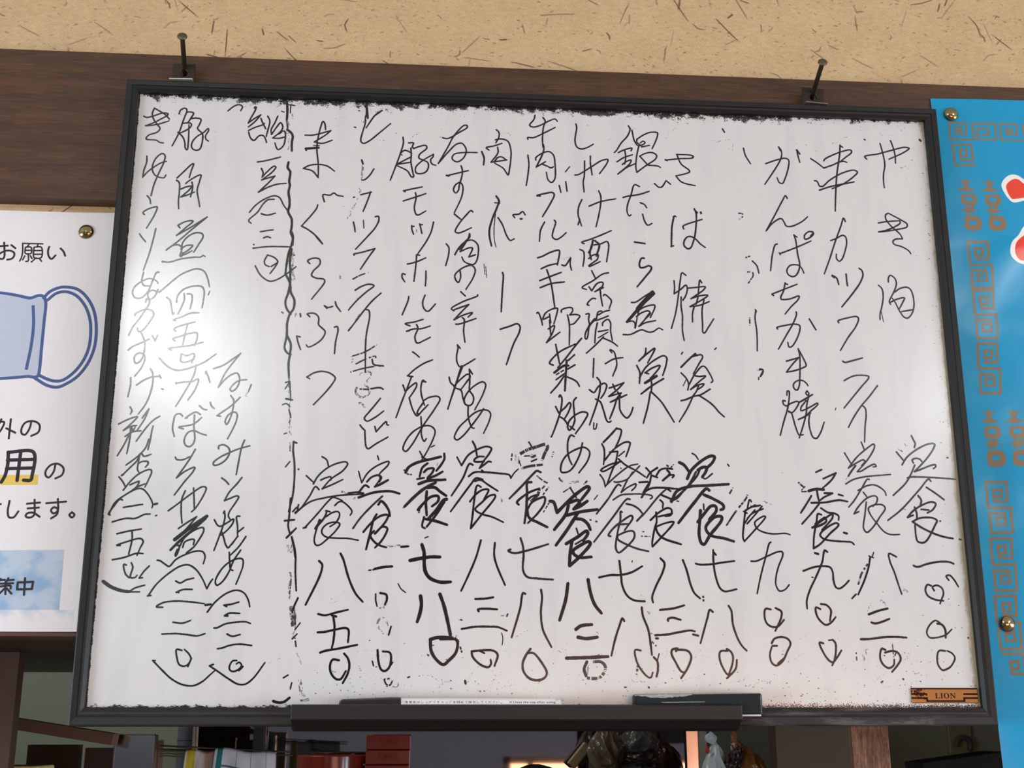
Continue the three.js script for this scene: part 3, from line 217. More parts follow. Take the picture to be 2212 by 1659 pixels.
  'w1.2:1153 -1098 1152 -1193 1161 -1270 1187 -1352 1216 -1375 1252 -1372 1301 -1360;w1.2:1153 -1110 1170 -1131;w1.2:1029 -1191 1056 -1197 1140 -1194 1201 -1184 1295 -1171;w1.2:1132 -1513 1112 -1498 1094 -1551 1040 -1718;w1.2:1241 -1471 1258 -1503 1265 -1596 1296 -1694 1323 -1739 1349 -1765;w1.2:1221 -1766 1174 -1769 1164 -1792 1170 -1843 1208 -1916 1220 -1922;w1.2:1216 -1754 1244 -1774 1255 -1808 1246 -1859 1220 -1922;w1.2:1207 -1945 1269 -1882 1280 -1825;w1.2d1:1071 -1406 1072 -1443',
  'g45:1363 2048 1378 2020;g45w.5d2:1437 1929 1428 1871;g45:1515 1896 1526 1839 1562 1771;g45d1:1449 1372 1479 1369 1484 1352 1453 1323;g45d1:1484 1025 1520 1039;g45:1534 1002 1565 966 1578 909;g45d1:1491 916 1530 914 1535 891 1514 856 1493 825;g45:1537 629 1543 616;g45:1540 623 1531 569 1538 471 1537 385 1533 320;g62d1:1492 569 1490 509;g45d1:1528 177 1567 181 1565 158 1545 129;g45:1545 187 1567 181 1545 132;g45d1:1535 129 1531 106',
  'w1.6:1782 1916 1793 1884;1782 1916 1800 1888 1801 1845 1785 1802 1737 1722 1661 1610;1677 1777 1769 1812 1830 1825 1852 1811 1845 1747 1813 1654 1794 1621 1771 1627 1756 1666;w1.3:1919 1896 1939 1865;1919 1893 1925 1850 1936 1796',
  '1823 1502 1811 1523 1782 1477 1716 1356 1650 1240;1650 1240 1699 1300 1767 1340 1786 1316 1803 1282 1836 1280 1890 1302 1931 1328 1966 1360',
  '1726 1139 1713 1135 1685 1052 1665 929;1744 1057 1738 1071;1745 1066 1872 1119 1979 1170;1855 1215 1865 1174 1874 1057 1884 989 1877 948 1851 900 1825 889 1793 905 1786 939 1811 974 1844 982 1879 976 1900 949 1910 919;1855 1211 1877 1198;1998 1243 1965 1242 1933 1210 1935 1183 1962 1190 2003 1226 1998 1243;w1.8:2001 1237 1976 1205',
  '2020 1830 2062 1801 2116 1756;2116 1756 2195 1788 2230 1807 2270 1816 2295 1809;2119 1814 2127 1828 2187 1863 2270 1898 2331 1911 2337 1893 2286 1848 2243 1811;w1.1:2253 1948 2245 1876 2212 1710 2190 1539 2178 1412;2253 1944 2272 1931;2038 1651 2055 1648 2072 1609;2072 1609 2095 1607 2152 1658 2257 1722 2346 1747 2370 1733 2328 1686 2243 1626 2167 1591;w1.1:2070 1576 2148 1605 2339 1652',
  '2450 1840 2435 1861 2538 1886 2643 1919 2747 1948 2784 1942 2743 1908 2620 1846;2562 1974 2574 1909 2585 1802 2569 1722 2564 1658 2566 1612;w1.6:2642 1999 2654 1977;2646 1999 2661 1941 2670 1884 2668 1815',
  'w1:2248 1331 2237 1358 2212 1295 2157 1162 2108 1030 2061 916;2128 1178 2165 1193 2220 1222 2239 1213 2246 1171 2232 1109 2200 1033 2179 1018 2161 1038 2162 1073',
  '2496 1328 2561 1341 2661 1351;2661 1351 2663 1334 2610 1297 2548 1271 2491 1257;2491 1257 2548 1264 2629 1280 2711 1304 2713 1328 2675 1355 2580 1408;2580 1408 2559 1397 2556 1362 2591 1307 2652 1246 2669 1212;2669 1208 2615 1203 2594 1182 2605 1162 2657 1146 2707 1116 2722 1092;d2:2712 1785 2711 1770;g90w2d3:2733 1793 2765 1772;w3:2872 2015 2878 2007;w2:2443 2002 2449 1999',
  '1767 840 1750 775 1728 728 1730 714 1788 716 1864 741 1852 711 1804 663 1752 602;1766 836 1785 827;1664 749 1677 740;1665 751 1754 789 1854 831',
  '1834 620 1836 604 1809 537 1752 443 1688 336;1691 487 1685 497 1744 515 1815 527 1853 518 1851 478 1820 405 1785 358 1766 354 1759 390;w1.1:1927 569 1970 488',
  'w1.1:1741 249 1831 277;1831 277 1784 228 1736 168;1736 168 1793 179 1872 210 1882 220 1863 275 1832 343;1832 343 1839 301 1838 235 1830 131 1821 67 1804 37 1785 47 1781 79 1808 105 1846 109 1876 87 1885 71',
  'w1.6:2115 903 2134 887;w1.1:2119 907 2150 887 2163 837;w1.1:2223 920 2224 876 2227 830;w1.1:2323 967 2341 954 2349 920 2324 858 2259 769 2173 666',
  '2142 545 2136 558 2206 583 2278 595 2290 582 2266 521 2201 434 2139 337',
  'w1.1:2150 258 2162 249 2220 263 2296 285',
  '2457 841 2481 815 2486 754 2469 673 2452 619 2448 576;w.5:2461 646 2473 560;2534 867 2537 898 2552 919 2583 899 2593 859 2575 804 2544 749 2528 715 2536 695;2574 790 2616 819 2669 830 2694 814 2711 754 2709 686 2691 632 2655 594 2629 600 2600 643 2573 709 2553 743;2538 712 2589 737 2645 748 2634 724 2599 663;2613 642 2700 659',
  '2149 113 2175 129 2222 150 2280 156 2330 149 2329 136 2273 73 2134 -87',
  '2389 82 2325 3 2255 -75 2199 -153 2155 -227;2266 -65 2286 -84 2290 -132 2276 -215 2263 -332',
  '1729 -2 1734 30 1746 27 1743 -27 1726 -104 1699 -181 1664 -292;1714 -44 1698 -41 1700 -67 1718 -79 1757 -59 1802 -45 1811 -52 1793 -90 1759 -126 1734 -123;1734 -117 1752 -129 1763 -167 1777 -230 1799 -287 1827 -285;1876 33 1866 17 1877 1 1888 14 1876 33;w1.2:1814 -52 1873 -18 1913 7;1887 1 1866 -76 1860 -127 1835 -210 1798 -309;1865 -38 1824 -90 1823 -112 1842 -108 1894 -82 1946 -55 1946 -65 1892 -114 1865 -140;w1.1:1800 -176 1839 -159 1891 -127;1885 -127 1874 -191 1880 -254 1898 -304 1920 -310 1951 -271 1984 -192;w1.4d1:2077 -85 2069 -104',
  'g62:2239 -330 2257 -386;g62:2113 -410 2152 -482;g62:2133 -519 2196 -443 2263 -386 2329 -344 2331 -366 2276 -455 2194 -543;g62:2140 -513 2193 -481 2245 -458 2256 -468 2229 -499;g62:2194 -543 2219 -540 2279 -505 2324 -488 2332 -504 2310 -507;g50w1.2:2185 -500 2150 -544 2129 -575;g70w1.5d2:2109 -600 2129 -575;g62:2106 -631 2159 -600 2235 -580 2431 -559',
  'w1.2:2604 -279 2617 -311 2627 -336 2618 -364;w1.1:2486 -398 2531 -457;w1.1:2519 -489 2555 -438 2630 -380 2722 -337 2767 -337 2758 -365 2700 -442 2603 -537;w1.1:2602 -475 2594 -456 2611 -443 2649 -446 2663 -464;w1.1:2603 -537 2655 -518 2721 -492 2759 -485 2761 -497 2741 -513;g60w1.1:2610 -490 2576 -556 2533 -619 2437 -707;w1.1:2549 -582 2574 -575 2719 -576 2895 -586;w1.1d2:2498 -370 2533 -394;w2d3:2545 -337 2568 -359;w2:2847 -433 2853 -434;w1.1:1900 -551 1942 -532',
  'g62:2276 -597 2264 -594 2215 -663 2159 -744 2115 -793;g62:2189 -676 2248 -644 2305 -634 2353 -655 2382 -685 2386 -707;g62:2226 -687 2251 -721;g62:2149 -839 2184 -823;g62:2149 -839 2180 -793 2247 -730 2305 -711 2322 -723 2313 -760 2286 -785;g62:2242 -755 2226 -841 2209 -939 2229 -966 2268 -938 2330 -858 2373 -796 2356 -775 2306 -773 2254 -798 2263 -840 2308 -907 2353 -961 2395 -979 2460 -978',
  'g62w1.1:2715 -603 2701 -588 2628 -663 2484 -807 2384 -882;w1.2:2680 -647 2739 -687 2797 -732;w1.2:2615 -707 2634 -738 2624 -775;w1.2:2526 -859 2568 -843;w1.2:2526 -859 2564 -818 2630 -775 2708 -749 2735 -761 2709 -804 2669 -826;w1.2:2628 -802 2681 -805;w1.2:2582 -787 2594 -836 2590 -873;w1.2:2558 -889 2610 -864 2698 -860 2733 -878 2718 -908 2646 -1019 2619 -1034 2583 -1025 2574 -989 2574 -910;w1.3:2558 -889 2628 -934 2718 -975 2779 -993 2834 -1002;w2.2:2880 -1007 2892 -1010;w1.2d1:2752 -877 2758 -887;w1.4d1:2503 -801 2521 -807',
  'w.7:1902 -550 1944 -534;w1.2:1949 -596 2042 -554;w1.2:2042 -554 2007 -604 1935 -667;w1.2d1:1770 -623 1805 -656;w1.5d1:1818 -650 1788 -687 1828 -687;w1.8:1841 -683 1891 -670 1947 -673;w1.2:1897 -667 1903 -723 1910 -759;w1.3:1951 -697 2007 -697;w1.2:2007 -697 1943 -728 1917 -747;w1.2:1857 -717 1829 -760 1775 -837;w1.3:1854 -766 1947 -762 2053 -745 2109 -754;w1.2:2050 -705 2080 -714;g55w1.2:1909 -771 1855 -833 1779 -913',
  'w1.2:1919 -802 1967 -832 2009 -837 2039 -855 2037 -883;w1.2:1919 -848 1895 -842 1883 -888 1857 -997 1848 -1081;w1.2:1848 -1081 1896 -1051 1969 -978 2035 -916 2023 -904 1973 -923 1908 -972 1900 -990 1923 -1014 1978 -1026 2063 -1031 2118 -1036 2133 -1051;w1.2:1848 -940 1913 -893 1997 -844 1995 -868 1915 -954;w1.4:1849 -937 1899 -924 1950 -893 1946 -869;w1.6:1869 -912 1940 -863;w1.3:2068 -970 2089 -976;w1.2:1855 -1111 1879 -1117',
  'w1.2:1943 -1104 1926 -1092 1902 -1173 1852 -1274 1804 -1363 1778 -1434 1777 -1487;w1.2:1767 -1234 1838 -1209 1900 -1200 1954 -1208 1970 -1238 1972 -1297 1987 -1344 2011 -1350 2049 -1326 2079 -1296;w1.4:1822 -1275 1834 -1277;w1.2:1868 -1489 1838 -1478 1841 -1533 1874 -1579 1900 -1594 1934 -1579 1970 -1541;w1.2:1873 -1455 1912 -1462 1940 -1497 1934 -1538 1928 -1567;w1.2:1873 -1715 1847 -1710 1861 -1759 1899 -1822 1928 -1839 1953 -1816 1993 -1761;w1.8:1911 -1695 1938 -1692;w1.2:1938 -1692 1955 -1712 1954 -1770 1940 -1827 1923 -1859;w1.3:1866 -1116 1878 -1119',
  'w1.4:2266 -1103 2254 -1134;w1.5:2230 -1128 2263 -1140;w1.2:2238 -1140 2224 -1200 2186 -1295 2136 -1390;g62w1.3d1:2219 -1182 2171 -1248 2141 -1325;2121 -1388 2091 -1417;g55w1.1:2423 -1132 2373 -1111 2375 -1162 2399 -1234 2422 -1323 2439 -1385;g110w3d3:2451 -1353 2486 -1370;w1.4:2199 -1522 2267 -1498 2333 -1482;w1.3:2213 -1575 2236 -1582 2286 -1571 2339 -1551;w1.3:2131 -1687 2192 -1685 2289 -1673 2368 -1670 2447 -1675;g110d3:2197 -1502 2203 -1472 2223 -1449;g100d2:2285 -1428 2315 -1442 2325 -1460;w1.2:2295 -1757 2271 -1748 2254 -1809 2274 -1855 2309 -1875 2344 -1855 2350 -1820;w1.2:2290 -1774 2342 -1763 2378 -1774 2395 -1814 2371 -1854 2328 -1900;g62w.7d1:2346 -1716 2348 -1803;g62w.8d1:2373 -1762 2351 -1803;g62w.8d1:2092 -1764 2093 -1827;g110d3:2136 -1775 2147 -1827;w.7d2:2162 -1752 2162 -1792',
  'g60w1.3:2539 -1191 2563 -1200 2639 -1178 2733 -1162 2795 -1165 2822 -1176;g60w1.1:2777 -1288 2761 -1261 2786 -1255 2814 -1284 2840 -1332;g60w1.2:2649 -1327 2626 -1319 2607 -1351 2619 -1393 2665 -1419 2726 -1428;g60w1.1:2668 -1360 2658 -1336 2693 -1324 2725 -1345 2731 -1380 2715 -1416 2700 -1448;g60w1:2688 -1575 2658 -1560 2613 -1593 2590 -1640 2605 -1672 2654 -1674 2723 -1654 2766 -1618;g60w1.4:2669 -1581 2699 -1587 2720 -1621 2718 -1674;g62w1.1:2706 -1761 2664 -1761 2648 -1796 2649 -1854 2676 -1888 2694 -1885 2733 -1865 2769 -1807 2753 -1778 2721 -1761;g60w2:2874 -1673 2876 -1676',
  'w2:1850 -1075 1866 -1071;w2d1:1811 -2015 1817 -2012;w2:2399 -1946 2402 -1947;w1.5:2247 -1969 2260 -1960;w1.6:524 -2003 535 -2003;w2:683 -2002 686 -2005',
];
const NOTICE_PRINT = [
  'f2:-820 -276 -755 -269;f2:-782 -247 -770 -351 -777 -369 -798 -369 -816 -352 -804 -332 -770 -310 -733 -307 -706 -321 -703 -346 -717 -367 -747 -375;f2:-730 -264 -700 -287',
  'f1.5:-653 -249 -513 -249;f1.5:-653 -250 -647 -312 -651 -358 -660 -383;f1.5:-606 -252 -620 -275;f1.5:-631 -278 -592 -277 -587 -323 -627 -324 -631 -278;f1.5:-629 -301 -589 -300;f1.5:-607 -326 -602 -382 -618 -385;f1.5:-629 -344 -640 -373;f1.5:-591 -341 -576 -363;f1.5:-545 -252 -550 -273;f1.5:-571 -276 -521 -275 -514 -354 -563 -355 -571 -276;f1.5:-568 -302 -519 -300;f1.5:-565 -330 -517 -328;f1.5:-549 -357 -578 -389;f1.5:-528 -359 -509 -381',
  'f2:-466 -271 -471 -301 -462 -342 -441 -363 -416 -335;f2:-385 -281 -363 -303 -348 -336',
  'f2:-665 -1540 -676 -1572 -692 -1596;f2:-667 -1556 -644 -1560 -654 -1603 -673 -1639;f2:-601 -1539 -601 -1673;f2:-625 -1603 -562 -1633',
  'f2:-462 -1552 -468 -1600 -494 -1646 -516 -1640 -523 -1609 -502 -1563 -451 -1550 -405 -1575 -406 -1626 -452 -1655',
  'f3.4:-593 -1774 -589 -1860 -599 -1933 -618 -1977;f3.4:-595 -1770 -426 -1768 -419 -1930 -426 -1961 -472 -1962;f3.4:-593 -1825 -425 -1818;f3.4:-593 -1884 -423 -1878;f3.4:-511 -1769 -515 -1964',
  'f2:-271 -1852 -279 -1904 -308 -1942 -328 -1929 -331 -1896 -300 -1855 -254 -1847 -214 -1878 -220 -1923 -262 -1948',
  'f2:-628 -2134 -606 -2127;f2:-550 -2105 -554 -2181 -541 -2216 -512 -2216 -485 -2176;f2:-433 -2123 -349 -2114;f2:-426 -2155 -353 -2148;f2:-386 -2095 -381 -2202 -412 -2217 -434 -2207 -426 -2189 -388 -2183 -342 -2210;f2:-306 -2118 -176 -2106;f2:-232 -2089 -227 -2169 -253 -2187 -271 -2165 -253 -2145 -227 -2157 -229 -2193 -265 -2221;f2:-130 -2178 -112 -2195 -127 -2214 -146 -2196 -130 -2178',
  'f2:-553 -2628 -562 -2647;f2:-559 -2636 -525 -2634;f2:-504 -2623 -512 -2643;f2:-506 -2636 -469 -2633;f2:-564 -2660 -470 -2655;f2:-519 -2647 -512 -2727;f2:-555 -2678 -483 -2673 -483 -2690;f2:-520 -2689 -550 -2724;f2:-508 -2689 -474 -2723',
  'f2.2:-440 -2650 -342 -2645;f2.2:-342 -2645 -345 -2692;f2.2:-345 -2692 -440 -2696;f2.2:-440 -2696 -440 -2650;f2.2:-396 -2622 -392 -2730',
];
const NOTICE_SHAPES = [
  '-781 -623 -696 -633 -618 -648 -559 -659 -511 -641 -480 -640 -459 -656;-459 -656 -448 -693 -446 -834 -445 -998 -444 -1201 -449 -1229;-714 -1251 -595 -1241 -513 -1233 -467 -1238 -449 -1229;-467 -656 -429 -610 -370 -579 -325 -572 -238 -588 -163 -653 -108 -751 -81 -883 -84 -1023 -120 -1138 -180 -1228 -244 -1278 -309 -1307 -378 -1296 -466 -1246;-438 -672 -382 -621 -321 -607 -250 -630 -191 -687 -145 -769 -120 -876 -122 -1024 -159 -1130 -220 -1213 -283 -1258 -336 -1263 -390 -1248 -446 -1221;-534 -712 -517 -852 -517 -1000 -534 -1185',
  '-634 -1937 -375 -1925 -376 -1994 -626 -2010',
  '-579 -2453 -157 -2431 -154 -2828 -539 -2831',
];
const BANNER_PRINT = [
  '188 -271 211 -271 215 -241 168 -242 167 -291 250 -295 257 -202 122 -203 119 -342 310 -340 302 -209 486 -200 487 -336 343 -337 340 -248 433 -246 432 -296 380 -297;589 -273 612 -273 614 -238 565 -239 573 -288 653 -287 660 -197 528 -200 524 -339 711 -338;201 -478 232 -482 234 -428 179 -429 183 -512 279 -515 277 -383 128 -391 131 -559 288 -556;231 -1286 258 -1285 265 -1234 206 -1234 209 -1319 300 -1318 308 -1182 158 -1183 154 -1366 317 -1364 309 -1545 154 -1546 158 -1408 266 -1407 269 -1490 202 -1491 203 -1440 239 -1439',
  '198 -658 199 -682 253 -691 215 -709 215 -740 269 -756 193 -774 121 -758 174 -740 173 -709 142 -697 186 -682 198 -658;153 -798 259 -797 263 -874 149 -875 153 -798;171 -884 243 -888 235 -917 279 -931 228 -941 220 -965 165 -966 173 -942 129 -928 172 -913 171 -884;155 -980 269 -979 275 -1078 156 -1080 155 -980',
  '701 -693 663 -670 607 -632 552 -633 500 -672 475 -721 517 -831 550 -860 639 -844 682 -834;655 -1040 612 -1050 552 -1127 488 -1194 471 -1288 514 -1343 571 -1362 611 -1363',
  '697 -722 653 -704 616 -670 580 -666 512 -725 544 -831 572 -831 638 -820 685 -813;646 -1107 602 -1126 525 -1193 509 -1278 535 -1325 574 -1333 615 -1335',
];

function smooth(pts) {                                            // centripetal curve through the points of a stroke
  if (pts.length < 3) return pts;
  const c = new THREE.CatmullRomCurve3(pts.map((p) => new THREE.Vector3(p[0], p[1], 0)), false, 'centripetal');
  return c.getSpacedPoints(Math.max(8, Math.ceil(c.getLength() / 8))).map((p) => [p.x, p.y]);
}
function parse(s) {
  const [a, b] = s.includes(':') ? s.split(':') : ['', s], flag = (n, d) => { const m = a.match(new RegExp(n + '([0-9.]+)')); return m ? Number(m[1]) : d; };
  const v = b.split(' ').map(Number), pts = []; for (let i = 0; i < v.length; i += 2) pts.push([v[i], v[i + 1]]);
  return { pts, g: Math.max(13, flag('g', 38) * 1.1 - 28), w: flag('w', 1), d: flag('d', 0), f: flag('f', 0) };  // g is ink grey: paler for faded strokes and for lamp glare at left
}
function penStroke(k, st, px, py, mm) {                           // one marker stroke; d = how far it has been rubbed away
  let p = smooth(st.pts); const fine = [];
  for (let i = 0; i < p.length - 1; i++) { const n = Math.max(1, Math.ceil(Math.hypot(p[i + 1][0] - p[i][0], p[i + 1][1] - p[i][1]) / 3)); for (let j = 0; j < n; j++) fine.push([p[i][0] + (p[i + 1][0] - p[i][0]) * j / n, p[i][1] + (p[i + 1][1] - p[i][1]) * j / n]); }
  fine.push(p[p.length - 1]);
  let L = 0; for (let i = 1; i < fine.length; i++) L += Math.hypot(fine[i][0] - fine[i - 1][0], fine[i][1] - fine[i - 1][1]);
  const q = rnd() * 100, dot = st.w >= 1.4 && L < 90 ? 0.5 : 1, W = (st.w > 1.45 ? 1.14 : 1.12) * st.w * dot * mm, cut = [9, 0.66, 0.5, 0.4][st.d] ?? 9, bristles = st.d > 1 ? Math.max(3, Math.round(3 * st.w)) : 1;
  k.lineJoin = 'round';
  for (let b = 0; b < bristles; b++) {
    k.lineCap = st.d ? 'butt' : 'round';
    const o = bristles > 1 ? (b / (bristles - 1) - 0.5) * 0.85 : 0;
    for (let i = 0; i < fine.length - 1; i++) {
      const u = i / fine.length, end = 0.86 + 0.15 * (u > 0.7 ? (1 - u) / 0.3 : 1);
      const s = i * 3, hole = perlin.noise(q + s * 0.045, b * 0.9 + 4, 1.7) * 0.75 + perlin.noise(s * 0.16, q + b * 2.3, 6) * 0.3 + 0.5;
      if (st.d && hole > cut) continue;
      const g = Math.round(st.g * (0.85 + 0.4 * (perlin.noise(q, i * 0.03, 3) + 0.2)));
      k.strokeStyle = st.d > 1 ? `rgba(${g},${g * 0.95},${g},0.8)` : `rgb(${g},${Math.round(g * 0.93)},${Math.round(g * 0.95)})`;
      k.lineWidth = bristles > 1 ? W / bristles * (0.9 + 0.5 * perlin.noise(q + i * 0.2, b, 2)) : W * end * (0.94 + 0.16 * perlin.noise(q + i * 0.05, 1, 2));
      const [ax, ay] = fine[i], [bx, by] = fine[i + 1], dx = bx - ax, dy = by - ay, l = Math.hypot(dx, dy) || 1, ox = -dy / l * o * W / mm * 10, oy = dx / l * o * W / mm * 10;
      k.beginPath(); k.moveTo(px(ax + ox), py(ay + oy)); k.lineTo(px(bx + ox + dx * 0.1), py(by + oy + dy * 0.1)); k.stroke();
    }
  }
}

// ------------------------------------------------------------------ shared materials
function woodTexture(w, h, dark, light, freq, pores, rng = 1) {
  const [c, k] = canvas(w, h, '#000');
  const A = new THREE.Color(dark).convertLinearToSRGB(), B = new THREE.Color(light).convertLinearToSRGB();
  eachPixel(k, w, h, (a, i, x, y) => {
    const wob = fbm(x * 0.0022 + rng, y * 0.012, 3) * 24;
    let t = 0.5 + 0.75 * fbm(x * 0.0035 + rng * 3, (y + wob) * freq * 0.18, 4) + 0.35 * perlin.noise(x * 0.02, (y + wob) * freq * 1.1, rng);
    t = Math.min(1, Math.max(0, t));
    a[i] = 255 * (A.r + (B.r - A.r) * t); a[i + 1] = 255 * (A.g + (B.g - A.g) * t); a[i + 2] = 255 * (A.b + (B.b - A.b) * t); a[i + 3] = 255;
  });
  for (let n = 0; n < pores; n++) {
    const x = rnd() * w, y = rnd() * h, l = 6 + rnd() * 34;
    k.strokeStyle = rnd() < 0.82 ? `rgba(22,12,6,${0.1 + rnd() * 0.34})` : `rgba(178,136,100,${0.1 + rnd() * 0.2})`; k.lineWidth = 0.6 + rnd() * 1.1;
    k.beginPath(); k.moveTo(x, y); k.lineTo(x + l, y + (rnd() - 0.5) * 2.5); k.stroke();
  }
  for (let n = 0; n < 30; n++) { k.fillStyle = 'rgba(16,8,5,0.75)'; k.beginPath(); k.ellipse(rnd() * w, rnd() * h, 1 + rnd() * 2, 0.8 + rnd() * 1.5, 0, 0, 7); k.fill(); }
  return c;
}
const beamCanvas = woodTexture(2048, 800, 0x36210f, 0x5c3b22, 0.13, 9000);
const beamTex = texture(beamCanvas, true, true);
const beamMat = mat(0xffffff, 0.5, { map: beamTex, bumpMap: texture(beamCanvas, false, true), bumpScale: 0.0004 });
const postTex = texture(woodTexture(1024, 256, 0x4a2c1e, 0xb58868, 0.3, 3000, 5), true, true);
const wood = (c, r = 0.55) => mat(c, r, { map: postTex });
const darkWood = mat(0x2f2018, 0.55), brownWood = wood(0xb08d70), shelfWood = mat(0x5a4334, 0.55);
const steel = mat(0x8f9092, 0.2, { metalness: 1 });
const brushed = mat(0xa4a3a8, 0.025, { metalness: 1 });
const brass = mat(0xa89a74, 0.13, { metalness: 1 });
const whitePlaster = mat(0xcdcdca, 0.9);

// ------------------------------------------------------------------ wallpaper with straw fibres
function wallpaper() {
  const w = 2048, h = 1024, [c, k] = canvas(w, h, '#000');                 // 0.64 m x 0.32 m
  eachPixel(k, w, h, (a, i, x, y) => {
    const t = 0.34 * fbm(x * 0.05, y * 0.11, 3) + 0.22 * fbm(x * 0.008, y * 0.01, 2) + 0.28 * perlin.noise(x * 0.21, y * 0.4, 3) + (rnd() - 0.5) * 0.2;
    a[i] = 199 + 46 * t; a[i + 1] = 171 + 47 * t; a[i + 2] = 129 + 46 * t; a[i + 3] = 255;
  });
  for (let n = 0; n < 7500; n++) {                                           // small specks
    k.fillStyle = `rgba(92,64,38,${0.1 + rnd() * 0.36})`; const x = rnd() * w, y = rnd() * h, e = rnd() ** 3; k.beginPath(); k.ellipse(x, y, 0.8 + e * 5, 0.5 + e * 1.4, (rnd() - 0.5) * 1.4, 0, 7); k.fill();
  }
  for (let n = 0; n < 330; n++) {                                            // straws
    const x = rnd() * w, y = rnd() * h, l = 16 + rnd() ** 1.4 * 75, an = rnd() * Math.PI, be = (rnd() - 0.5) * (rnd() < 0.3 ? 22 : 3), dk = rnd(), al = dk < 0.3 ? 0.35 + rnd() * 0.3 : 0.2 + rnd() * 0.3;
    for (let j = 0; j < 5; j++) { k.strokeStyle = dk < 0.3 ? `rgba(74,50,44,${al * (0.35 + rnd() * 0.5)})` : `rgba(122,88,68,${al * (0.35 + rnd() * 0.6)})`; k.lineWidth = 1 + rnd() * 2.6; const u0 = rnd() * 0.25, u1 = 1 - rnd() * 0.25, ox = (rnd() - 0.5) * 3, P = (u) => [x + Math.cos(an) * l * u + be * 4 * u * (1 - u) * Math.sin(an) + ox, y + Math.sin(an) * l * u - be * 4 * u * (1 - u) * Math.cos(an) + ox * 0.5]; k.beginPath(); k.moveTo(...P(u0)); k.lineTo(...P((u0 + u1) / 2)); k.lineTo(...P(u1)); k.stroke(); }
  }
  return c;
}
const paperCanvas = wallpaper();
const paperMat = mat(0xffffff, 0.88, { map: texture(paperCanvas, true, true), bumpMap: texture(paperCanvas, false, true), bumpScale: 0.0003 });

// ------------------------------------------------------------------ the room
const CEIL = 2.62, FL = 0, XL = -2.7, XR = 2.9, ZB = 5.0, ZW = -0.024, KZ = -0.95;
const Y = (y) => y + H;
struct('floor', box(XL - 0.1, XR + 0.1, -0.12, 0, KZ - 0.1, ZB + 0.1), mat(0x6e5a48, 0.5));
struct('ceiling', box(XL - 0.1, XR + 0.1, CEIL, CEIL + 0.12, KZ - 0.1, ZB + 0.1), mat(0xcfccc6, 0.9));
// front wall: papered panel with the kitchen hatch below it, between x = -0.62 and 1.05
{
  const g = mergeGeometries([box(XL, XR, Y(-0.1645), CEIL, ZW - 0.1, ZW), box(XL, -0.62, 0, Y(-0.165), ZW - 0.1, ZW), box(1.05, XR, 0, Y(-0.165), ZW - 0.1, ZW), box(-0.62, 1.05, 0, 0.95, ZW - 0.1, ZW)]);
  struct('wall_front', planarUV(g, 1.5625, 3.125, 0.37, 0.21), paperMat);
}
function holedWall(name, axis, at0, at1, lo, hi, holes, m, above) {                  // axis 'x': wall plane across x at [at0, at1], running along z; axis 'z' the other way
  const gs = [], put = (a, b, y0, y1) => { if (b - a > 1e-4 && y1 - y0 > 1e-4) gs.push(axis === 'x' ? box(at0, at1, y0, y1, a, b) : box(a, b, y0, y1, at0, at1)); };
  let c = lo;
  for (const [a, b, y0, y1] of holes) { if (above && b > 0) { put(c, above[0], 0, CEIL); put(above[0], a, 0, above[2]); put(above[0], a, above[3], CEIL); put(b, above[1], 0, above[2]); put(b, above[1], above[3], CEIL); put(a, b, 0, y0); put(a, b, y1, above[2]); put(a, b, above[3], CEIL); c = above[1]; continue; } put(c, a, 0, CEIL); put(a, b, 0, y0); put(a, b, y1, CEIL); c = b; }
  put(c, hi, 0, CEIL);
  struct(name, mergeGeometries(gs), m);
}
const WL = [0.7, 2.7, 0.75, 1.62], WR = [0.9, 2.9, 0.75, 1.62], WO = [0.45, 2.3, 0.7, 1.372], WT = [0.1, 2.35, 1.53, 1.73], WW = [-1.62, -1.22, 1.86, 2.1];
holedWall('wall_left', 'x', XL - 0.1, XL, KZ, ZB, [WL], whitePlaster);
holedWall('wall_right', 'x', XR, XR + 0.1, KZ, ZB, [WR], whitePlaster);
holedWall('wall_back', 'z', ZB, ZB + 0.1, XL, XR, [WW, WO], mat(0x68686e, 0.9), WT);
function litWindow(n, a, b, y0, y1, plane, at, dir, color, radiance, posts) {
  const g = new THREE.Group(); g.name = 'window_' + n; g.userData = { kind: 'structure' }; scene.add(g);
  const W = b - a, Hh = y1 - y0, cx = (a + b) / 2, cy = (y0 + y1) / 2, fm = mat(0x4a3626, 0.5);
  const place = (q, off) => { if (plane === 'x') { q.rotation.y = dir > 0 ? Math.PI / 2 : -Math.PI / 2; q.position.set(at + off * dir, cy, cx); } else { q.rotation.y = dir > 0 ? 0 : Math.PI; q.position.set(cx, cy, at + off * dir); } };
  const fr = new THREE.Group(); g.add(fr); fr.name = 'window_frame'; place(fr, -0.03);
  const bars = [box(-W / 2, W / 2, Hh / 2 - 0.04, Hh / 2, -0.03, 0.03), box(-W / 2, W / 2, -Hh / 2, -Hh / 2 + 0.04, -0.03, 0.03), box(-W / 2, -W / 2 + 0.04, -Hh / 2, Hh / 2, -0.03, 0.03), box(W / 2 - 0.04, W / 2, -Hh / 2, Hh / 2, -0.03, 0.03)];
  for (const p of posts) bars.push(box(p - 0.016, p + 0.016, -Hh / 2, Hh / 2, -0.02, 0.02));
  part('frame_bars', mergeGeometries(bars), fm, fr);
  const pane = part('pane', new THREE.BoxGeometry(W - 0.06, Hh - 0.06, 0.006), new THREE.MeshStandardMaterial({ color: 0xdddddd, roughness: 0.4, emissive: color, emissiveIntensity: radiance }), g);
  place(pane, -0.05);
  return { g, W, Hh, place };
}
function glow(g, color, radiance, w, h, place, off) { const l = new THREE.RectAreaLight(color, radiance, w, h); place(l, off); l.rotation.y += Math.PI; l.castShadow = true; l.name = 'pane_light'; g.add(l); }
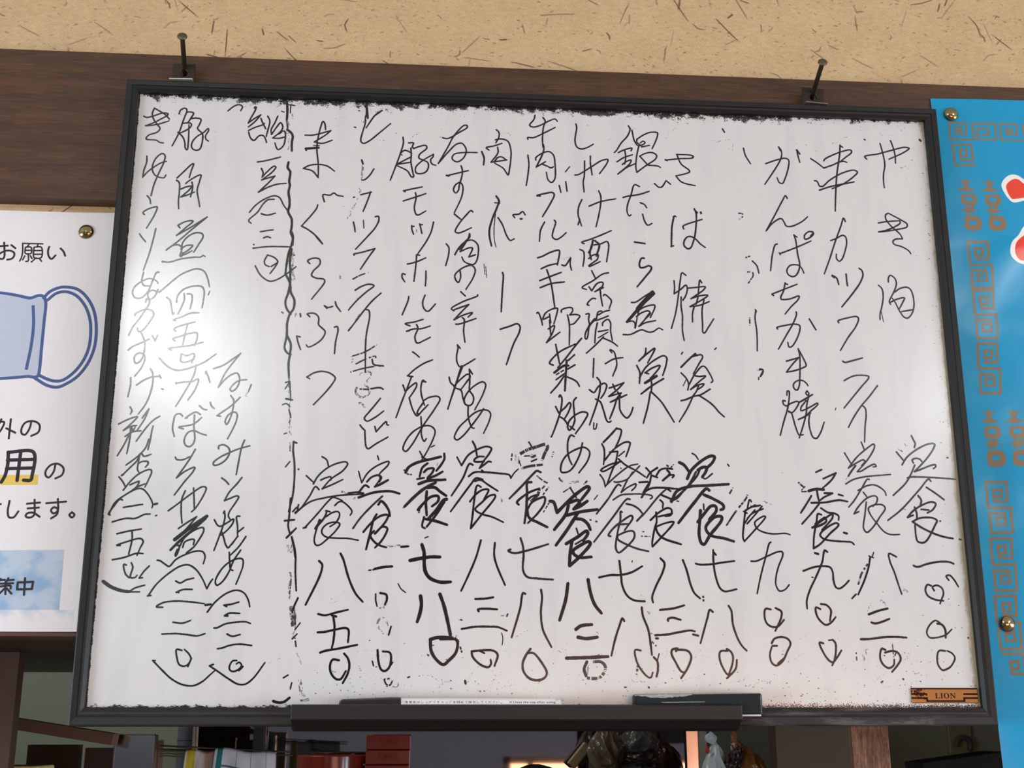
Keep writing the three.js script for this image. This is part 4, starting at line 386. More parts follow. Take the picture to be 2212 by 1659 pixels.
{
  const white = new THREE.Color(0.88, 0.99, 1.12), gold = new THREE.Color(1.0, 0.42, 0.2);
  let w = litWindow(1, ...WL, 'x', XL, 1, white, 1.5, [-0.33, 0.33]); glow(w.g, white, DAY_LEFT, w.W - 0.1, w.Hh - 0.1, w.place, 0.02);
  w = litWindow(2, ...WR, 'x', XR, -1, white, 1.5, [-0.33, 0.33]); glow(w.g, white, DAY_RIGHT, w.W - 0.1, w.Hh - 0.1, w.place, 0.02);
  w = litWindow(3, ...WO, 'z', ZB, -1, gold, 1.6, [0.761, 0.1, -0.5]); glow(w.g, gold, SUNSET, w.W - 0.1, w.Hh - 0.08, w.place, -0.045);
  const rose = new THREE.Color(1.0, 0.5, 0.4); w = litWindow(5, ...WT, 'z', ZB, -1, rose, 1.6, [-0.4, 0.4]); glow(w.g, rose, PINK_FILL, w.W - 0.1, w.Hh - 0.06, w.place, 0.02);  // rose window is added to cast the pink glow on the board
  w = litWindow(4, ...WW, 'z', ZB, -1, white, 2, [0]); glow(w.g, white, TRANSOM, w.W - 0.1, w.Hh - 0.1, w.place, 0.02);
}
// ceiling fixture with two fluorescent tubes, seen only as the glare on the board
for (const [x, label] of [[-0.77, 'long white two tube ceiling lamp nearer the left windows of the dining room'], [1.74, 'long white two tube ceiling lamp nearer the right windows of the dining room']]) {
  const t = thing('ceiling_lamp', label, 'lamp', x, CEIL, 2.6, 'dining room ceiling lamps');
  part('housing', box(-0.09, 0.09, -0.05, 0, -0.66, 0.66), mat(0xe8e8e4, 0.5), t);
  const tm = new THREE.MeshStandardMaterial({ color: 0xffffff, emissive: new THREE.Color(0.9, 0.97, 1), emissiveIntensity: TUBES * 2.2 });
  for (const s of [-1, 1]) part('fluorescent_tube', rod([s * 0.065, -0.075, -0.6], [s * 0.065, -0.075, 0.6], 0.016), tm, t);
  const l = new THREE.RectAreaLight(new THREE.Color(0.92, 0.98, 1), TUBES, 0.22, 1.2); l.position.set(0, -0.1, 0); l.rotation.x = -Math.PI / 2; l.castShadow = true; l.name = 'tube_light'; t.add(l);
}
{
  const t = thing('kitchen_fill_lamp', 'unseen white fill lamp added on the kitchen ceiling to brighten the kitchen', 'lamp', -0.9, CEIL, -0.72);  // lamp added to brighten the kitchen; no such source is seen
  part('housing', box(-0.3, 0.3, -0.04, 0, -0.06, 0.06), mat(0xe8e8e4, 0.5), t);
  part('diffuser', box(-0.29, 0.29, -0.055, -0.04, -0.05, 0.05), new THREE.MeshStandardMaterial({ color: 0xffffff, emissive: new THREE.Color(0.95, 1, 0.97), emissiveIntensity: 1.5 }), t);
  const l = new THREE.RectAreaLight(new THREE.Color(0.95, 1, 0.96), KITCHEN_FILL, 0.56, 0.1); l.position.set(0, -0.06, 0); l.rotation.x = -Math.PI / 2; l.castShadow = true; l.name = 'fill_light'; t.add(l);
}

// ------------------------------------------------------------------ timber on the wall
{
  const s = new THREE.Shape();                                               // section of the beam: proud of the wall, lower edge chamfered
  s.moveTo(-0.02, 0.1376); s.lineTo(0.0117, 0.1376); s.lineTo(0.012, 0.138); s.lineTo(0.012, 0.2552); s.lineTo(0.0117, 0.2556); s.lineTo(-0.02, 0.2556); s.closePath();
  const g = new THREE.ExtrudeGeometry(s, { depth: XR - XL, bevelEnabled: false, steps: 1 });
  g.rotateY(Math.PI / 2); g.rotateX(0);                                      // depth runs along x, section x becomes -z
  g.scale(1, 1, -1).translate(XL, H, ZW);
  const idx = g.index; if (!idx) { const p = g.attributes.position.array; for (let i = 0; i < p.length; i += 9) for (let c = 0; c < 3; c++) { const q = p[i + 3 + c]; p[i + 3 + c] = p[i + 6 + c]; p[i + 6 + c] = q; } }
  g.computeVertexNormals();
  struct('trim_1', planarUV(g, 1.25, 4.4, 0.13, 0.02 - 4.4 * Y(0.133)), beamMat);
}
struct('trim_2', planarUV(rbox(1.67, 0.0034, 0.03, 0.0008, 0.215, Y(-0.1662), ZW - 0.0147), 1, 4), mat(0x5a3a30, 0.5));
struct('trim_3', box(-0.62, 1.05, Y(-0.1676), Y(-0.1), -0.56, ZW - 0.03), darkWood);    // deep wooden soffit over the hatch

// ------------------------------------------------------------------ whiteboard
const IX0 = -0.2913, IX1 = 0.2913, IY0 = -0.2133, IY1 = 0.2163;
const board = thing('whiteboard', 'framed whiteboard covered with black handwritten Japanese menu columns and prices', 'whiteboard', 0, H, 0);
function boardCanvas(half) {
  const mm = 4.6, w = Math.round(291.3 * mm), h = Math.round(429.6 * mm), [c, k] = canvas(w, h, 'rgb(214,214,211)');
  const x0 = half ? 0 : -291.3, px = (v) => (v / 10 - x0) * mm, py = (v) => (216.3 - v / 10) * mm;
  k.globalAlpha = 1;
  seed = 11;
  for (const ch of WRITING) for (const s of ch.split(';')) penStroke(k, parse(s), px, py, mm);
  // crumbs of dry ink: clotted along the top edge, thin on the others; grime on the right edge
  eachPixel(k, w, h, (a, i, x, y) => {
    const X = x0 + x / mm, T = y / mm, B = 429.6 - T, L = X + 291.3, R = 291.3 - X;
    const streak = Math.max(0, fbm(X * 0.06 + 4, T * 0.009, 3)) * 0.07; if (a[i] > 150) { a[i] *= 1 - streak; a[i + 1] *= 1 - streak; a[i + 2] *= 1 - streak * 0.9; }
    if (R < 16) {                                                            // brown grime
      const low = Math.min(1, T / 260), n = fbm(X * 0.5, T * 0.3, 3), edge = (T < 20 ? 5.5 - T * 0.2 : 1.2 + 3.2 * low) + 2.6 * fbm(3, T * 0.06, 3) + 1.6 * n, e = Math.min(1, Math.max(0, (edge - R) / 2.6)) * 0.7;
      a[i] += (146 - a[i]) * e; a[i + 1] += (134 - a[i + 1]) * e; a[i + 2] += (104 - a[i + 2]) * e;
    }
    if (T > 16 && B > 10 && L > 4) return;
    const fine = fbm(X * 1.1 + T * 0.3, T * 1.5 - X * 0.25, 3), clot = fbm(X * 0.16, T * 0.22, 3), wide = fbm(X * 0.035, 2.2, 2), tone = 0.62 + 0.5 * fbm(X * 0.8 + 20, T * 0.8, 2);
    let v = -1;
    if (T < 14) v = 0.62 * fine + 0.95 * clot + 0.55 * wide + (X > 190 ? 0.04 : 0.27) - T * 0.098;
    if (B < 9) v = Math.max(v, X > 135 ? 0.95 * fbm(X * 1.25, B * 1.3 + 5, 2) + 0.3 * clot + 0.3 - B * 0.15 : 0.6 * fbm(X * 0.45 + B, B * 2.1, 3) + 0.8 * clot + 0.22 - B * 0.2);
    if (L < 4) v = Math.max(v, 0.5 * fine + 0.5 * clot + 0.34 - L * 0.55);
    const ink = Math.min(1, Math.max(0, v * 9)) * Math.min(1, Math.max(0.45, tone + 0.25));
    if (ink) { a[i] += (22 - a[i]) * ink; a[i + 1] += (20 - a[i + 1]) * ink; a[i + 2] += (24 - a[i + 2]) * ink; }
  });
  seed = 23;                                                                 // loose flecks, in trails that a cloth left
  const fleck = (X, T, r, al) => { if (X < x0 - 2 || X > x0 + 293) return; k.fillStyle = `rgba(26,23,28,${al})`; k.beginPath(); const n = 5, q = rnd() * 6; for (let i = 0; i < n; i++) { const an = q + i / n * 6.283, rr = r * 0.72 * (0.3 + rnd()); k.lineTo((X - x0 + Math.cos(an) * rr * 1.25) * mm, (T + Math.sin(an) * rr * 0.8) * mm); } k.closePath(); k.fill(); };
  for (let n = 0; n < 1000; n++) { const B = -Math.log(1 - rnd()) * 13 + 0.6; fleck(-150 + rnd() * 440, 429.6 - B, 0.18 + rnd() ** 3 * 0.75, 0.25 + rnd() * 0.7); }
  for (let n = 0; n < 170; n++) fleck(288 - rnd() ** 2 * 14, 10 + rnd() * 415, 0.15 + rnd() ** 2 * 0.6, 0.3 + rnd() * 0.6);
  for (let n = 0; n < 260; n++) fleck(-285 + rnd() * 570, 3 - Math.log(1 - rnd()) * 8, 0.15 + rnd() ** 2 * 0.5, 0.25 + rnd() * 0.6);
  for (let n = 0; n < 300; n++) fleck(-285 + rnd() * 570, rnd() * 425, 0.12 + rnd() ** 4 * 0.5, 0.15 + rnd() * 0.5);
  for (let n = 0; n < 70; n++) { let X = -180 + rnd() * 460, T = rnd() < 0.6 ? 385 + rnd() * 38 : rnd() < 0.5 ? 8 + rnd() * 24 : 90 + rnd() * 300; const an = -0.9 + rnd() * 1.1, al = 0.15 + rnd() * 0.45; for (let j = 0; j < 5 + rnd() * 14; j++) { X += Math.cos(an) * 1.1 + (rnd() - 0.5) * 2; T += Math.sin(an) * 1.1 + (rnd() - 0.5) * 1.6; if (T < 428) fleck(X, T, 0.15 + rnd() * 0.5, al * (0.5 + rnd())); } }
  return c;
}
{
  const mk = (half) => new THREE.MeshPhysicalMaterial({ map: texture(boardCanvas(half)), roughness: 0.19, ior: 1.62, color: 0xffffff });
  const halves = [0, 1].map((h) => { const g = new THREE.PlaneGeometry(0.2913, IY1 - IY0).translate(h ? 0.14565 : -0.14565, (IY0 + IY1) / 2, 0); return g; });
  const back = box(IX0 - 0.004, IX1 + 0.004, IY0 - 0.004, IY1 + 0.004, -0.0105, -0.0003); 
  const face = mergeGeometries([halves[0], halves[1], back], true);
  part('writing_panel', face, [mk(0), mk(1), mat(0x6d6a64, 0.8)], board);
  const fc = (() => { const [c, k] = canvas(1024, 256, '#181a19'); eachPixel(k, 1024, 256, (a, i, x, y) => { const t = 1 + 0.28 * fbm(x * 0.02, y * 0.09, 4) + 0.2 * fbm(x * 0.2, y * 0.4, 2); a[i] *= t; a[i + 1] *= t; a[i + 2] *= t; }); return c; })();
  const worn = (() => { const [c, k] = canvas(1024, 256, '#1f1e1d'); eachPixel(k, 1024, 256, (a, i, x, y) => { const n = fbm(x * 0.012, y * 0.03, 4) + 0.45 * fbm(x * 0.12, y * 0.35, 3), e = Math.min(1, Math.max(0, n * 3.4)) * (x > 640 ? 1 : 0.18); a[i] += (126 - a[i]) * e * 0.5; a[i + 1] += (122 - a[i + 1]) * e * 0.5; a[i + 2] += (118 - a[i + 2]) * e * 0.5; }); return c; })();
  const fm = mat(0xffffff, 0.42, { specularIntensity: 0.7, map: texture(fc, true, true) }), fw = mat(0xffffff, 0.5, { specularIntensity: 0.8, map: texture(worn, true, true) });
  const prof = [[0, -0.0115], [0, 0.0046], [0.0003, 0.0056], [0.0011, 0.006], [0.0043, 0.0058], [0.0047, 0.0052], [0.0051, 0.0052], [0.0054, 0.0056], [0.0066, 0.0052], [0.0079, 0.0042], [0.0087, 0.0036], [0.0087, -0.0015]];
  const OX = 0.3, OY = 0.225;
  function rail(ax, ay, bx, by, wa, wb, ww) {                                // mitred length of frame from corner a to corner b; the section runs inwards
    const pos = [], uv = [], ind = [], n = prof.length, L = Math.hypot(bx - ax, by - ay), dx = (bx - ax) / L, dy = (by - ay) / L, ix = -dy, iy = dx, s = ww / 0.0087;
    for (const [e, wE] of [[0, wa], [1, wb]]) for (let j = 0; j < n; j++) {
      const u = prof[j][0] * s, m = prof[j][0] / 0.0087 * wE, l = e ? L - m : m;
      pos.push(ax + dx * l + ix * u, ay + dy * l + iy * u, prof[j][1]); uv.push(l / 0.6, j * 0.05);
    }
    for (let j = 0; j < n - 1; j++) ind.push(j, n + j, j + 1, j + 1, n + j, n + j + 1);
    const g = new THREE.BufferGeometry(); g.setAttribute('position', new THREE.Float32BufferAttribute(pos, 3)); g.setAttribute('uv', new THREE.Float32BufferAttribute(uv, 2)); g.setIndex(ind);
    const f = g.toNonIndexed(); f.computeVertexNormals(); return f;
  }
  const W = 0.0087, WB = 0.0117;                                             // the lower rail is the wider one
  part('frame_rail', rail(OX, OY, -OX, OY, W, W, W), fm, board);
  part('frame_rail', rail(-OX, OY, -OX, -OY, W, WB, W), fm, board);
  part('frame_rail', rail(OX, -OY, OX, OY, WB, W, W), fm, board);
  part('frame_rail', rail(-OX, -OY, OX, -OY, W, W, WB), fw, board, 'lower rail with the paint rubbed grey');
  // maker's badge
  const [bc, bk] = canvas(512, 128, '#b8935f');
  bk.fillStyle = '#2b1712'; bk.fillRect(0, 0, 512, 12); 
  bk.fillRect(0, 44, 120, 14); bk.fillRect(400, 44, 112, 14); bk.fillRect(0, 78, 120, 14); bk.fillRect(400, 78, 112, 14); bk.fillRect(110, 104, 300, 14); bk.fillRect(110, 78, 14, 40); bk.fillRect(396, 78, 14, 40);
  bk.font = 'bold 62px serif'; bk.textAlign = 'center'; bk.fillText('LION', 260, 88);
  bk.strokeStyle = '#2b1712'; bk.lineWidth = 5; for (let i = 0; i < 40; i++) { bk.beginPath(); bk.arc(rnd() * 120, 10 + rnd() * 80, 2 + rnd() * 5, 0, 6.3); bk.stroke(); }
  const badge = part('badge', rbox(0.0455, 0.0098, 0.0012, 0.0005), mat(0xd8d0c4, 0.28, { map: texture(bc), metalness: 0.8 }), board, 'small gold maker badge with dark lettering');
  planarUV(badge.geometry, 1 / 0.0455, 1 / 0.0098, 0.5, 0.5); badge.position.set(0.267, -0.2053, 0.0008);
  // hangers: a bronze plate behind the top rail, its foot bent out over the rail
  const bronze = mat(0x3b332c, 0.45, { metalness: 0.7 }), tin = mat(0xd8d2c8, 0.35, { metalness: 0.6 }), dullTin = mat(0x85796a, 0.45, { metalness: 0.6 });
  for (const [hx, hy, tilt] of [[-0.2618, 0.2358, 0.02], [0.2083, 0.2355, -0.07]]) {
    const sh = new THREE.Shape(); sh.moveTo(-0.0078, -0.0085); sh.lineTo(0.0078, -0.0085); sh.lineTo(0.0078, 0.0078); sh.lineTo(-0.0078, 0.0078); sh.closePath();
    const hole = new THREE.Path(); hole.absarc(0, 0.0002, 0.0031, 0, Math.PI * 2, true); sh.holes.push(hole);
    const hg = new THREE.Group(); hg.name = 'hanger'; hg.position.set(hx, hy, -0.0045); hg.rotation.z = tilt; board.add(hg);
    const pl = part('plate', new THREE.ExtrudeGeometry(sh, { depth: 0.0012, bevelEnabled: true, bevelSize: 0.0003, bevelThickness: 0.0003, bevelSegments: 1, curveSegments: 20 }), bronze, hg);
    part('lip', rbox(0.0168, 0.001, 0.0112, 0.0004, 0, -0.0094, 0.0054), hx < 0 ? tin : dullTin, hg, 'bright bent edge of the hanger');
  }
  // pen tray
  const tm = mat(0xffffff, 0.5, { map: texture(fc, true, true), color: 0x5e5b56 });
  const ts = new THREE.Shape(); ts.moveTo(0.0035, -0.2196); ts.lineTo(0.0185, -0.2196); ts.lineTo(0.0185, -0.2127); ts.lineTo(0.0196, -0.2122); ts.lineTo(0.0208, -0.2127); ts.lineTo(0.0208, -0.2205); ts.lineTo(0.0198, -0.2216); ts.lineTo(0.016, -0.2222); ts.lineTo(0.012, -0.226); ts.lineTo(0.0035, -0.2275); ts.closePath();
  const tg = new THREE.ExtrudeGeometry(ts, { depth: 0.2845, bevelEnabled: true, bevelSize: 0.0005, bevelThickness: 0.0005, bevelSegments: 2 });
  tg.rotateY(-Math.PI / 2).translate(0.124, 0, 0); 
  planarUV(tg, 2.4, 8); 
  const tr = part('pen_tray', tg, tm, board);
}
// ------------------------------------------------------------------ nails that carry the board
{
  const iron = mat(0x4a4438, 0.5, { metalness: 0.8 });
  const nail = (a, b, label) => {
    const d = new THREE.Vector3(...b).sub(new THREE.Vector3(...a)).normalize();
    const t = thing('nail', label, 'nail', a[0], Y(a[1]), a[2], 'nails holding the whiteboard');
    const A = new THREE.Vector3(...a), rel = (p) => [p[0] - a[0], p[1] - a[1], p[2] - a[2]];
    const q = new THREE.Quaternion().setFromUnitVectors(new THREE.Vector3(0, 1, 0), d), L = A.distanceTo(new THREE.Vector3(...b));
    part('shank', new THREE.CylinderGeometry(0.0017, 0.0019, L, 12).translate(0, L / 2, 0).applyQuaternion(q), iron, t);
    const hg = new THREE.LatheGeometry([[0, 0.0016], [0.002, 0.0014], [0.0034, 0.0007], [0.0036, 0], [0.003, -0.0006], [0.0014, -0.0012], [0, -0.0013]].map((p) => new THREE.Vector2(...p)).reverse(), 20).translate(0, L, 0).applyQuaternion(q);
    part('nail_head', hg, mat(0x6b6350, 0.4, { metalness: 0.8 }), t);
  };
  nail([-0.2624, 0.2378, -0.0122], [-0.2588, 0.2494, 0.025], 'old dark nail above the board near the pork column, standing nearly upright');
  nail([0.2093, 0.237, -0.0122], [0.2076, 0.2489, 0.025], 'rusty dark nail above the board near the blue banner, leaning sideways');
}

// ------------------------------------------------------------------ pen and eraser on the tray
{
  const t = thing('marker_pen', 'white whiteboard marker with a black cap lying on the pen tray', 'marker', -0.0615, Y(-0.2136), 0.0115);
  const along = (pts) => new THREE.LatheGeometry(pts.map((p) => new THREE.Vector2(p[1], p[0])), 32).rotateZ(-Math.PI / 2);
  const [pc, pk] = canvas(1600, 256, '#f1f1ee');
  const KANA = [];                                                           // small print, a few strokes per sign on a 10 x 10 grid
  const sign = (s) => s.split('|').map((q) => q.split(' ').map(Number));
  const G = { ref: '1 1 9 9|9 1 1 9|5 1 5 2|5 8 5 9|1 5 2 5|8 5 9 5', go: '2 3 7 3|2 8 8 8|2 7 2 8|8 1 9 2|7 0 8 1', shi1: '2 0 1 4|1 3 1 10|3 2 10 2|4 4 9 4|4 6 9 6|4 4 4 6|6 0 6 7|8 5 4 10|4 7 10 10', you: '2 1 9 1|2 1 2 7|2 7 0 10|9 1 9 10|2 4 9 4|2 7 9 7|5 1 5 10', go2: '2 0 0 4|2 4 2 10|5 0 4 3|4 3 8 3|8 1 4 5|6 5 4 8|8 6 4 10|5 7 10 10', ha: '1 1 1 9|4 3 9 3|7 0 7 8|7 8 4 9|4 9 4 7|4 7 10 9', si: '2 1 2 8|2 8 5 10|5 10 9 6', xtu: '2 5 8 5|8 5 9 7|9 7 5 10', ka: '1 3 7 3|7 3 6 9|4 0 1 10|8 1 10 5', ri: '3 1 3 6|7 0 7 7|7 7 4 10', ki: '1 3 8 2|1 6 9 5|4 0 6 10', ya: '2 5 9 4|9 4 7 7|4 3 6 10', pu: '1 2 8 2|8 2 3 10|9 0 10 1', wo: '2 2 8 2|5 0 2 6|2 6 7 5|7 5 7 8|9 4 3 8|3 8 8 10', shi: '1 0 1 10|9 0 9 10|1 1 9 1|3 5 8 5|6 3 6 9|6 6 3 9|1 4 4 4', me: '2 2 5 9|7 1 2 9|2 9 1 6|1 6 8 4|8 4 7 10', te: '1 2 9 1|7 2 4 6|4 6 8 10', ho: '2 0 0 4|1 3 1 10|4 1 9 1|4 1 4 4|4 4 9 4|9 1 9 4|3 6 10 6|6 4 6 10|6 6 3 9|7 6 10 9', kan: '2 0 1 2|1 2 9 2|7 0 8 2|2 4 9 4|3 4 3 10|3 6 8 6|3 10 8 10|8 4 8 10', ku: '7 0 3 5|3 5 8 10', da: '1 3 6 3|3 0 1 10|5 5 9 5|5 9 9 9|8 0 10 2', sa: '1 4 9 3|5 0 7 5|3 7 3 9|3 9 8 9', i: '2 2 2 7|2 7 4 9|8 3 9 7', dot: '2 8 4 8|4 8 4 10|4 10 2 10|2 10 2 8' };
  const text = ['ref', 'go', 'shi1', 'you', 'go2', 'ha', 'si', 'xtu', 'ka', 'ri', 'ki', 'ya', 'xtu', 'pu', 'wo', 'shi', 'me', 'te', 'ho', 'kan', 'si', 'te', 'ku', 'da', 'sa', 'i', 'dot'];
  pk.strokeStyle = pk.fillStyle = '#2c2c30'; pk.lineWidth = 3.4; pk.lineCap = 'round';
  text.forEach((n, i) => { for (const q of sign(G[n])) { pk.beginPath(); pk.moveTo(60 + i * 37 + q[0] * 3.1, 148 + q[1] * 3.2); pk.lineTo(60 + i * 37 + q[2] * 3.1, 148 + q[3] * 3.2); pk.stroke(); } });
  for (const q of sign(G.ref)) { pk.beginPath(); pk.moveTo(1105 + q[0] * 3.1, 148 + q[1] * 3.2); pk.lineTo(1105 + q[2] * 3.1, 148 + q[3] * 3.2); pk.stroke(); }
  pk.font = 'bold 36px sans-serif'; pk.fillText('Close the cap after using.', 1140, 178, 410);
  const bar = along([[0.032, 0], [0.032, 0.006], [0.1365, 0.006], [0.1372, 0.0052], [0.1372, 0.0049], [0.1402, 0.0049], [0.1408, 0.004], [0.1408, 0]].reverse());
  const p = bar.attributes.position, uv = bar.attributes.uv; for (let i = 0; i < p.count; i++) { let a = Math.atan2(p.getY(i), p.getZ(i)) / (2 * Math.PI) + 0.25; uv.setXY(i, (p.getX(i) - 0.032) / 0.1088, (a - 0.25) * 2.6 + 0.1); }
  part('barrel', bar, mat(0xffffff, 0.35, { map: texture(pc, true, true) }), t).position.x = -0.0702;
  part('cap', along([[-0.0008, 0], [0, 0.0042], [0.002, 0.0054], [0.033, 0.0066], [0.0385, 0.0066], [0.0388, 0.006], [0.0388, 0]].reverse()), mat(0x17181a, 0.3), t, 'black cap').position.x = -0.0702;
}
{
  const t = thing('whiteboard_eraser', 'ink blackened felt eraser resting at the end of the pen tray', 'eraser', 0.0975, Y(-0.2118), 0.0122);
  t.rotation.z = 0.012; t.rotation.y = -0.02;
  const [ec, ek] = canvas(512, 96, '#1d2022');
  ek.fillStyle = '#a9aca9'; for (let i = 0; i < 5; i++) { let x = 90 + rnd() * 20; ek.fillRect(x, 34 + i * 12, 150 - i * 6 + rnd() * 30, 2.5); }
  ek.fillStyle = '#9a9d9a'; ek.fillRect(0, 0, 512, 3); ek.beginPath(); ek.moveTo(0, 0); ek.lineTo(230, 0); for (let x = 230; x >= 0; x -= 10) ek.lineTo(x, 4 + 10 * Math.sin(Math.PI * x / 230) + rnd() * 4); ek.fill();
  eachPixel(ek, 512, 96, (a, i, x, y) => { const n = 1 + 0.3 * fbm(x * 0.06, y * 0.1, 3); a[i] *= n; a[i + 1] *= n; a[i + 2] *= n; });
  const felt = part('felt_pad', rbox(0.081, 0.0142, 0.007, 0.001), mat(0xffffff, 0.95, { map: texture(ec) }), t); planarUV(felt.geometry, 1 / 0.081, 1 / 0.0142, 0.5, 0.5); felt.position.z = 0.001;
  part('back_shell', rbox(0.0845, 0.0148, 0.0075, 0.002, 0.0012, 0, -0.0058), mat(0x202326, 0.35), t);
  part('edge_strip', rbox(0.0805, 0.0012, 0.0072, 0.0003, 0, -0.0069, 0.001), mat(0xc9cbc8, 0.6), t);
}

// ------------------------------------------------------------------ thumbtacks
const tackShape = new THREE.LatheGeometry([[0, 0], [0.0052, 0], [0.0055, 0.0003], [0.0052, 0.0010], [0.0043, 0.0018], [0.0028, 0.0024], [0.0012, 0.0027], [0, 0.0028]].map((p) => new THREE.Vector2(...p)), 40).rotateX(Math.PI / 2);
function tack(x, y, z, label) { const m = part(numbered('thumbtack'), tackShape, brass, scene); m.position.set(x, Y(y), z); tag(m, label, 'thumbtack'); return m; }
tack(-0.3257, 0.1172, -0.0222, 'brass thumbtack in the upper corner of the white notice');
tack(0.3187, 0.2293, -0.0102, 'brass thumbtack in the top corner of the blue banner');
tack(0.3262, -0.1562, -0.0216, 'brass thumbtack low on the blue banner over its key pattern');

// ------------------------------------------------------------------ white notice on the left
{
  const t = thing('paper_notice', 'white paper notice with a blue face mask drawing and Japanese text', 'notice', -0.304, Y(0.1322), -0.0233);
  const mm = 6, w = 210 * mm, h = 297 * mm, [c, k] = canvas(w, h, '#ecebec');
  const px = (v) => w + v / 10 * mm, py = (v) => -v / 10 * mm;
  const sh = NOTICE_SHAPES.map((g) => g.split(';').map((s) => parse(s).pts));
  const axis = -1050, mir = (p) => [2 * axis - p[0], p[1]];
  const trace = (pts) => pts.forEach((p, i) => (i ? k.lineTo(px(p[0]), py(p[1])) : k.moveTo(px(p[0]), py(p[1]))));
  for (const m of [(p) => p, mir]) {                                         // the drawing is symmetrical; its far half lies outside the picture
    const [top, side, bottom, o1, o2, pleat] = sh[0].map((s) => smooth(s).map(m)), mid = m([axis, top[0][1]])[0];
    k.fillStyle = '#bfc8da'; k.beginPath(); trace(top); trace(side); bottom.slice().reverse().forEach((p) => k.lineTo(px(p[0]), py(p[1]))); k.lineTo(px(mid), py(bottom[0][1])); k.lineTo(px(mid), py(top[0][1])); k.closePath(); k.fill();
    k.strokeStyle = '#dfe9ef'; k.lineWidth = 14; k.lineCap = 'round'; k.beginPath(); trace(o1); k.stroke();
    k.strokeStyle = '#455d92'; k.lineWidth = 2.15 * mm; k.lineJoin = 'round';
    for (const s of [top, side, bottom, o1, o2]) { k.beginPath(); trace(s); k.stroke(); }
    k.lineCap = 'butt'; k.beginPath(); trace(pleat); k.stroke();
    k.beginPath(); k.moveTo(px(mid), py(top[0][1])); k.lineTo(px(top[0][0]), py(top[0][1])); k.moveTo(px(mid), py(bottom[0][1])); k.lineTo(px(bottom[0][0]), py(bottom[0][1])); k.stroke();
  }
  const poly = (pts, f) => { k.fillStyle = f; k.beginPath(); trace(pts); k.closePath(); k.fill(); };
  const [yel, blu] = [sh[1][0], sh[2][0]], ext = (p) => [[-1450, p[0][1]], p[1], p[2], [-1450, p[3][1]]];
  poly(ext(yel), '#eac85f'); poly(ext(blu), '#bccde0');
  const [bx0, bx1, by0, by1] = [px(-1450), px(blu[2][0]), py(blu[0][1]), py(blu[2][1])];
  const d = k.getImageData(0, 0, w, h).data, img = k.getImageData(0, 0, w, h);
  for (let y = Math.floor(by0) - 6; y < by1 + 60; y++) for (let x = Math.floor(bx0); x < bx1 + 60; x++) {
    if (y < 0 || y >= h || x < 0 || x >= w) continue; const i = (y * w + x) * 4, inside = img.data[i + 2] - img.data[i] > 20, n = fbm(x * 0.011, y * 0.011, 5) * 2.6 + 0.2;
    const e = Math.max(0, Math.min(1, n)) * (inside ? 0.9 : y > by1 ? 0.5 * Math.max(0, 1 - (y - by1) / 55) : 0); if (!e) continue;
    img.data[i] += (140 - img.data[i]) * e; img.data[i + 1] += (176 - img.data[i + 1]) * e; img.data[i + 2] += (212 - img.data[i + 2]) * e;
  }
  k.putImageData(img, 0, 0);
  k.strokeStyle = '#1d1820'; k.lineCap = 'round'; k.lineJoin = 'round';
  for (const g of NOTICE_PRINT) for (const s of g.split(';')) { const st = parse(s); k.lineWidth = 0.68 * mm * st.f; k.beginPath(); trace(smooth(st.pts)); k.stroke(); }
  const g = new THREE.PlaneGeometry(0.21, 0.297, 42, 60).translate(-0.105, -0.1485, 0), p = g.attributes.position;
  for (let i = 0; i < p.count; i++) p.setZ(i, 0.0007 + 0.0006 * Math.sin(p.getX(i) * 60) * Math.sin(p.getY(i) * 13) + 0.0012 * Math.max(0, p.getX(i) + 0.03) / 0.03);
  const b = g.clone(); { const q = b.attributes.position; for (let i = 0; i < q.count; i++) q.setZ(i, q.getZ(i) - 0.00025); const id = b.index.array; for (let i = 0; i < id.length; i += 3) { const s = id[i]; id[i] = id[i + 1]; id[i + 1] = s; } b.computeVertexNormals(); }
  g.computeVertexNormals();
  part('sheet', mergeGeometries([g, b], true), [mat(0xffffff, 0.62, { map: texture(c) }), mat(0xecebec, 0.7)], t);
}

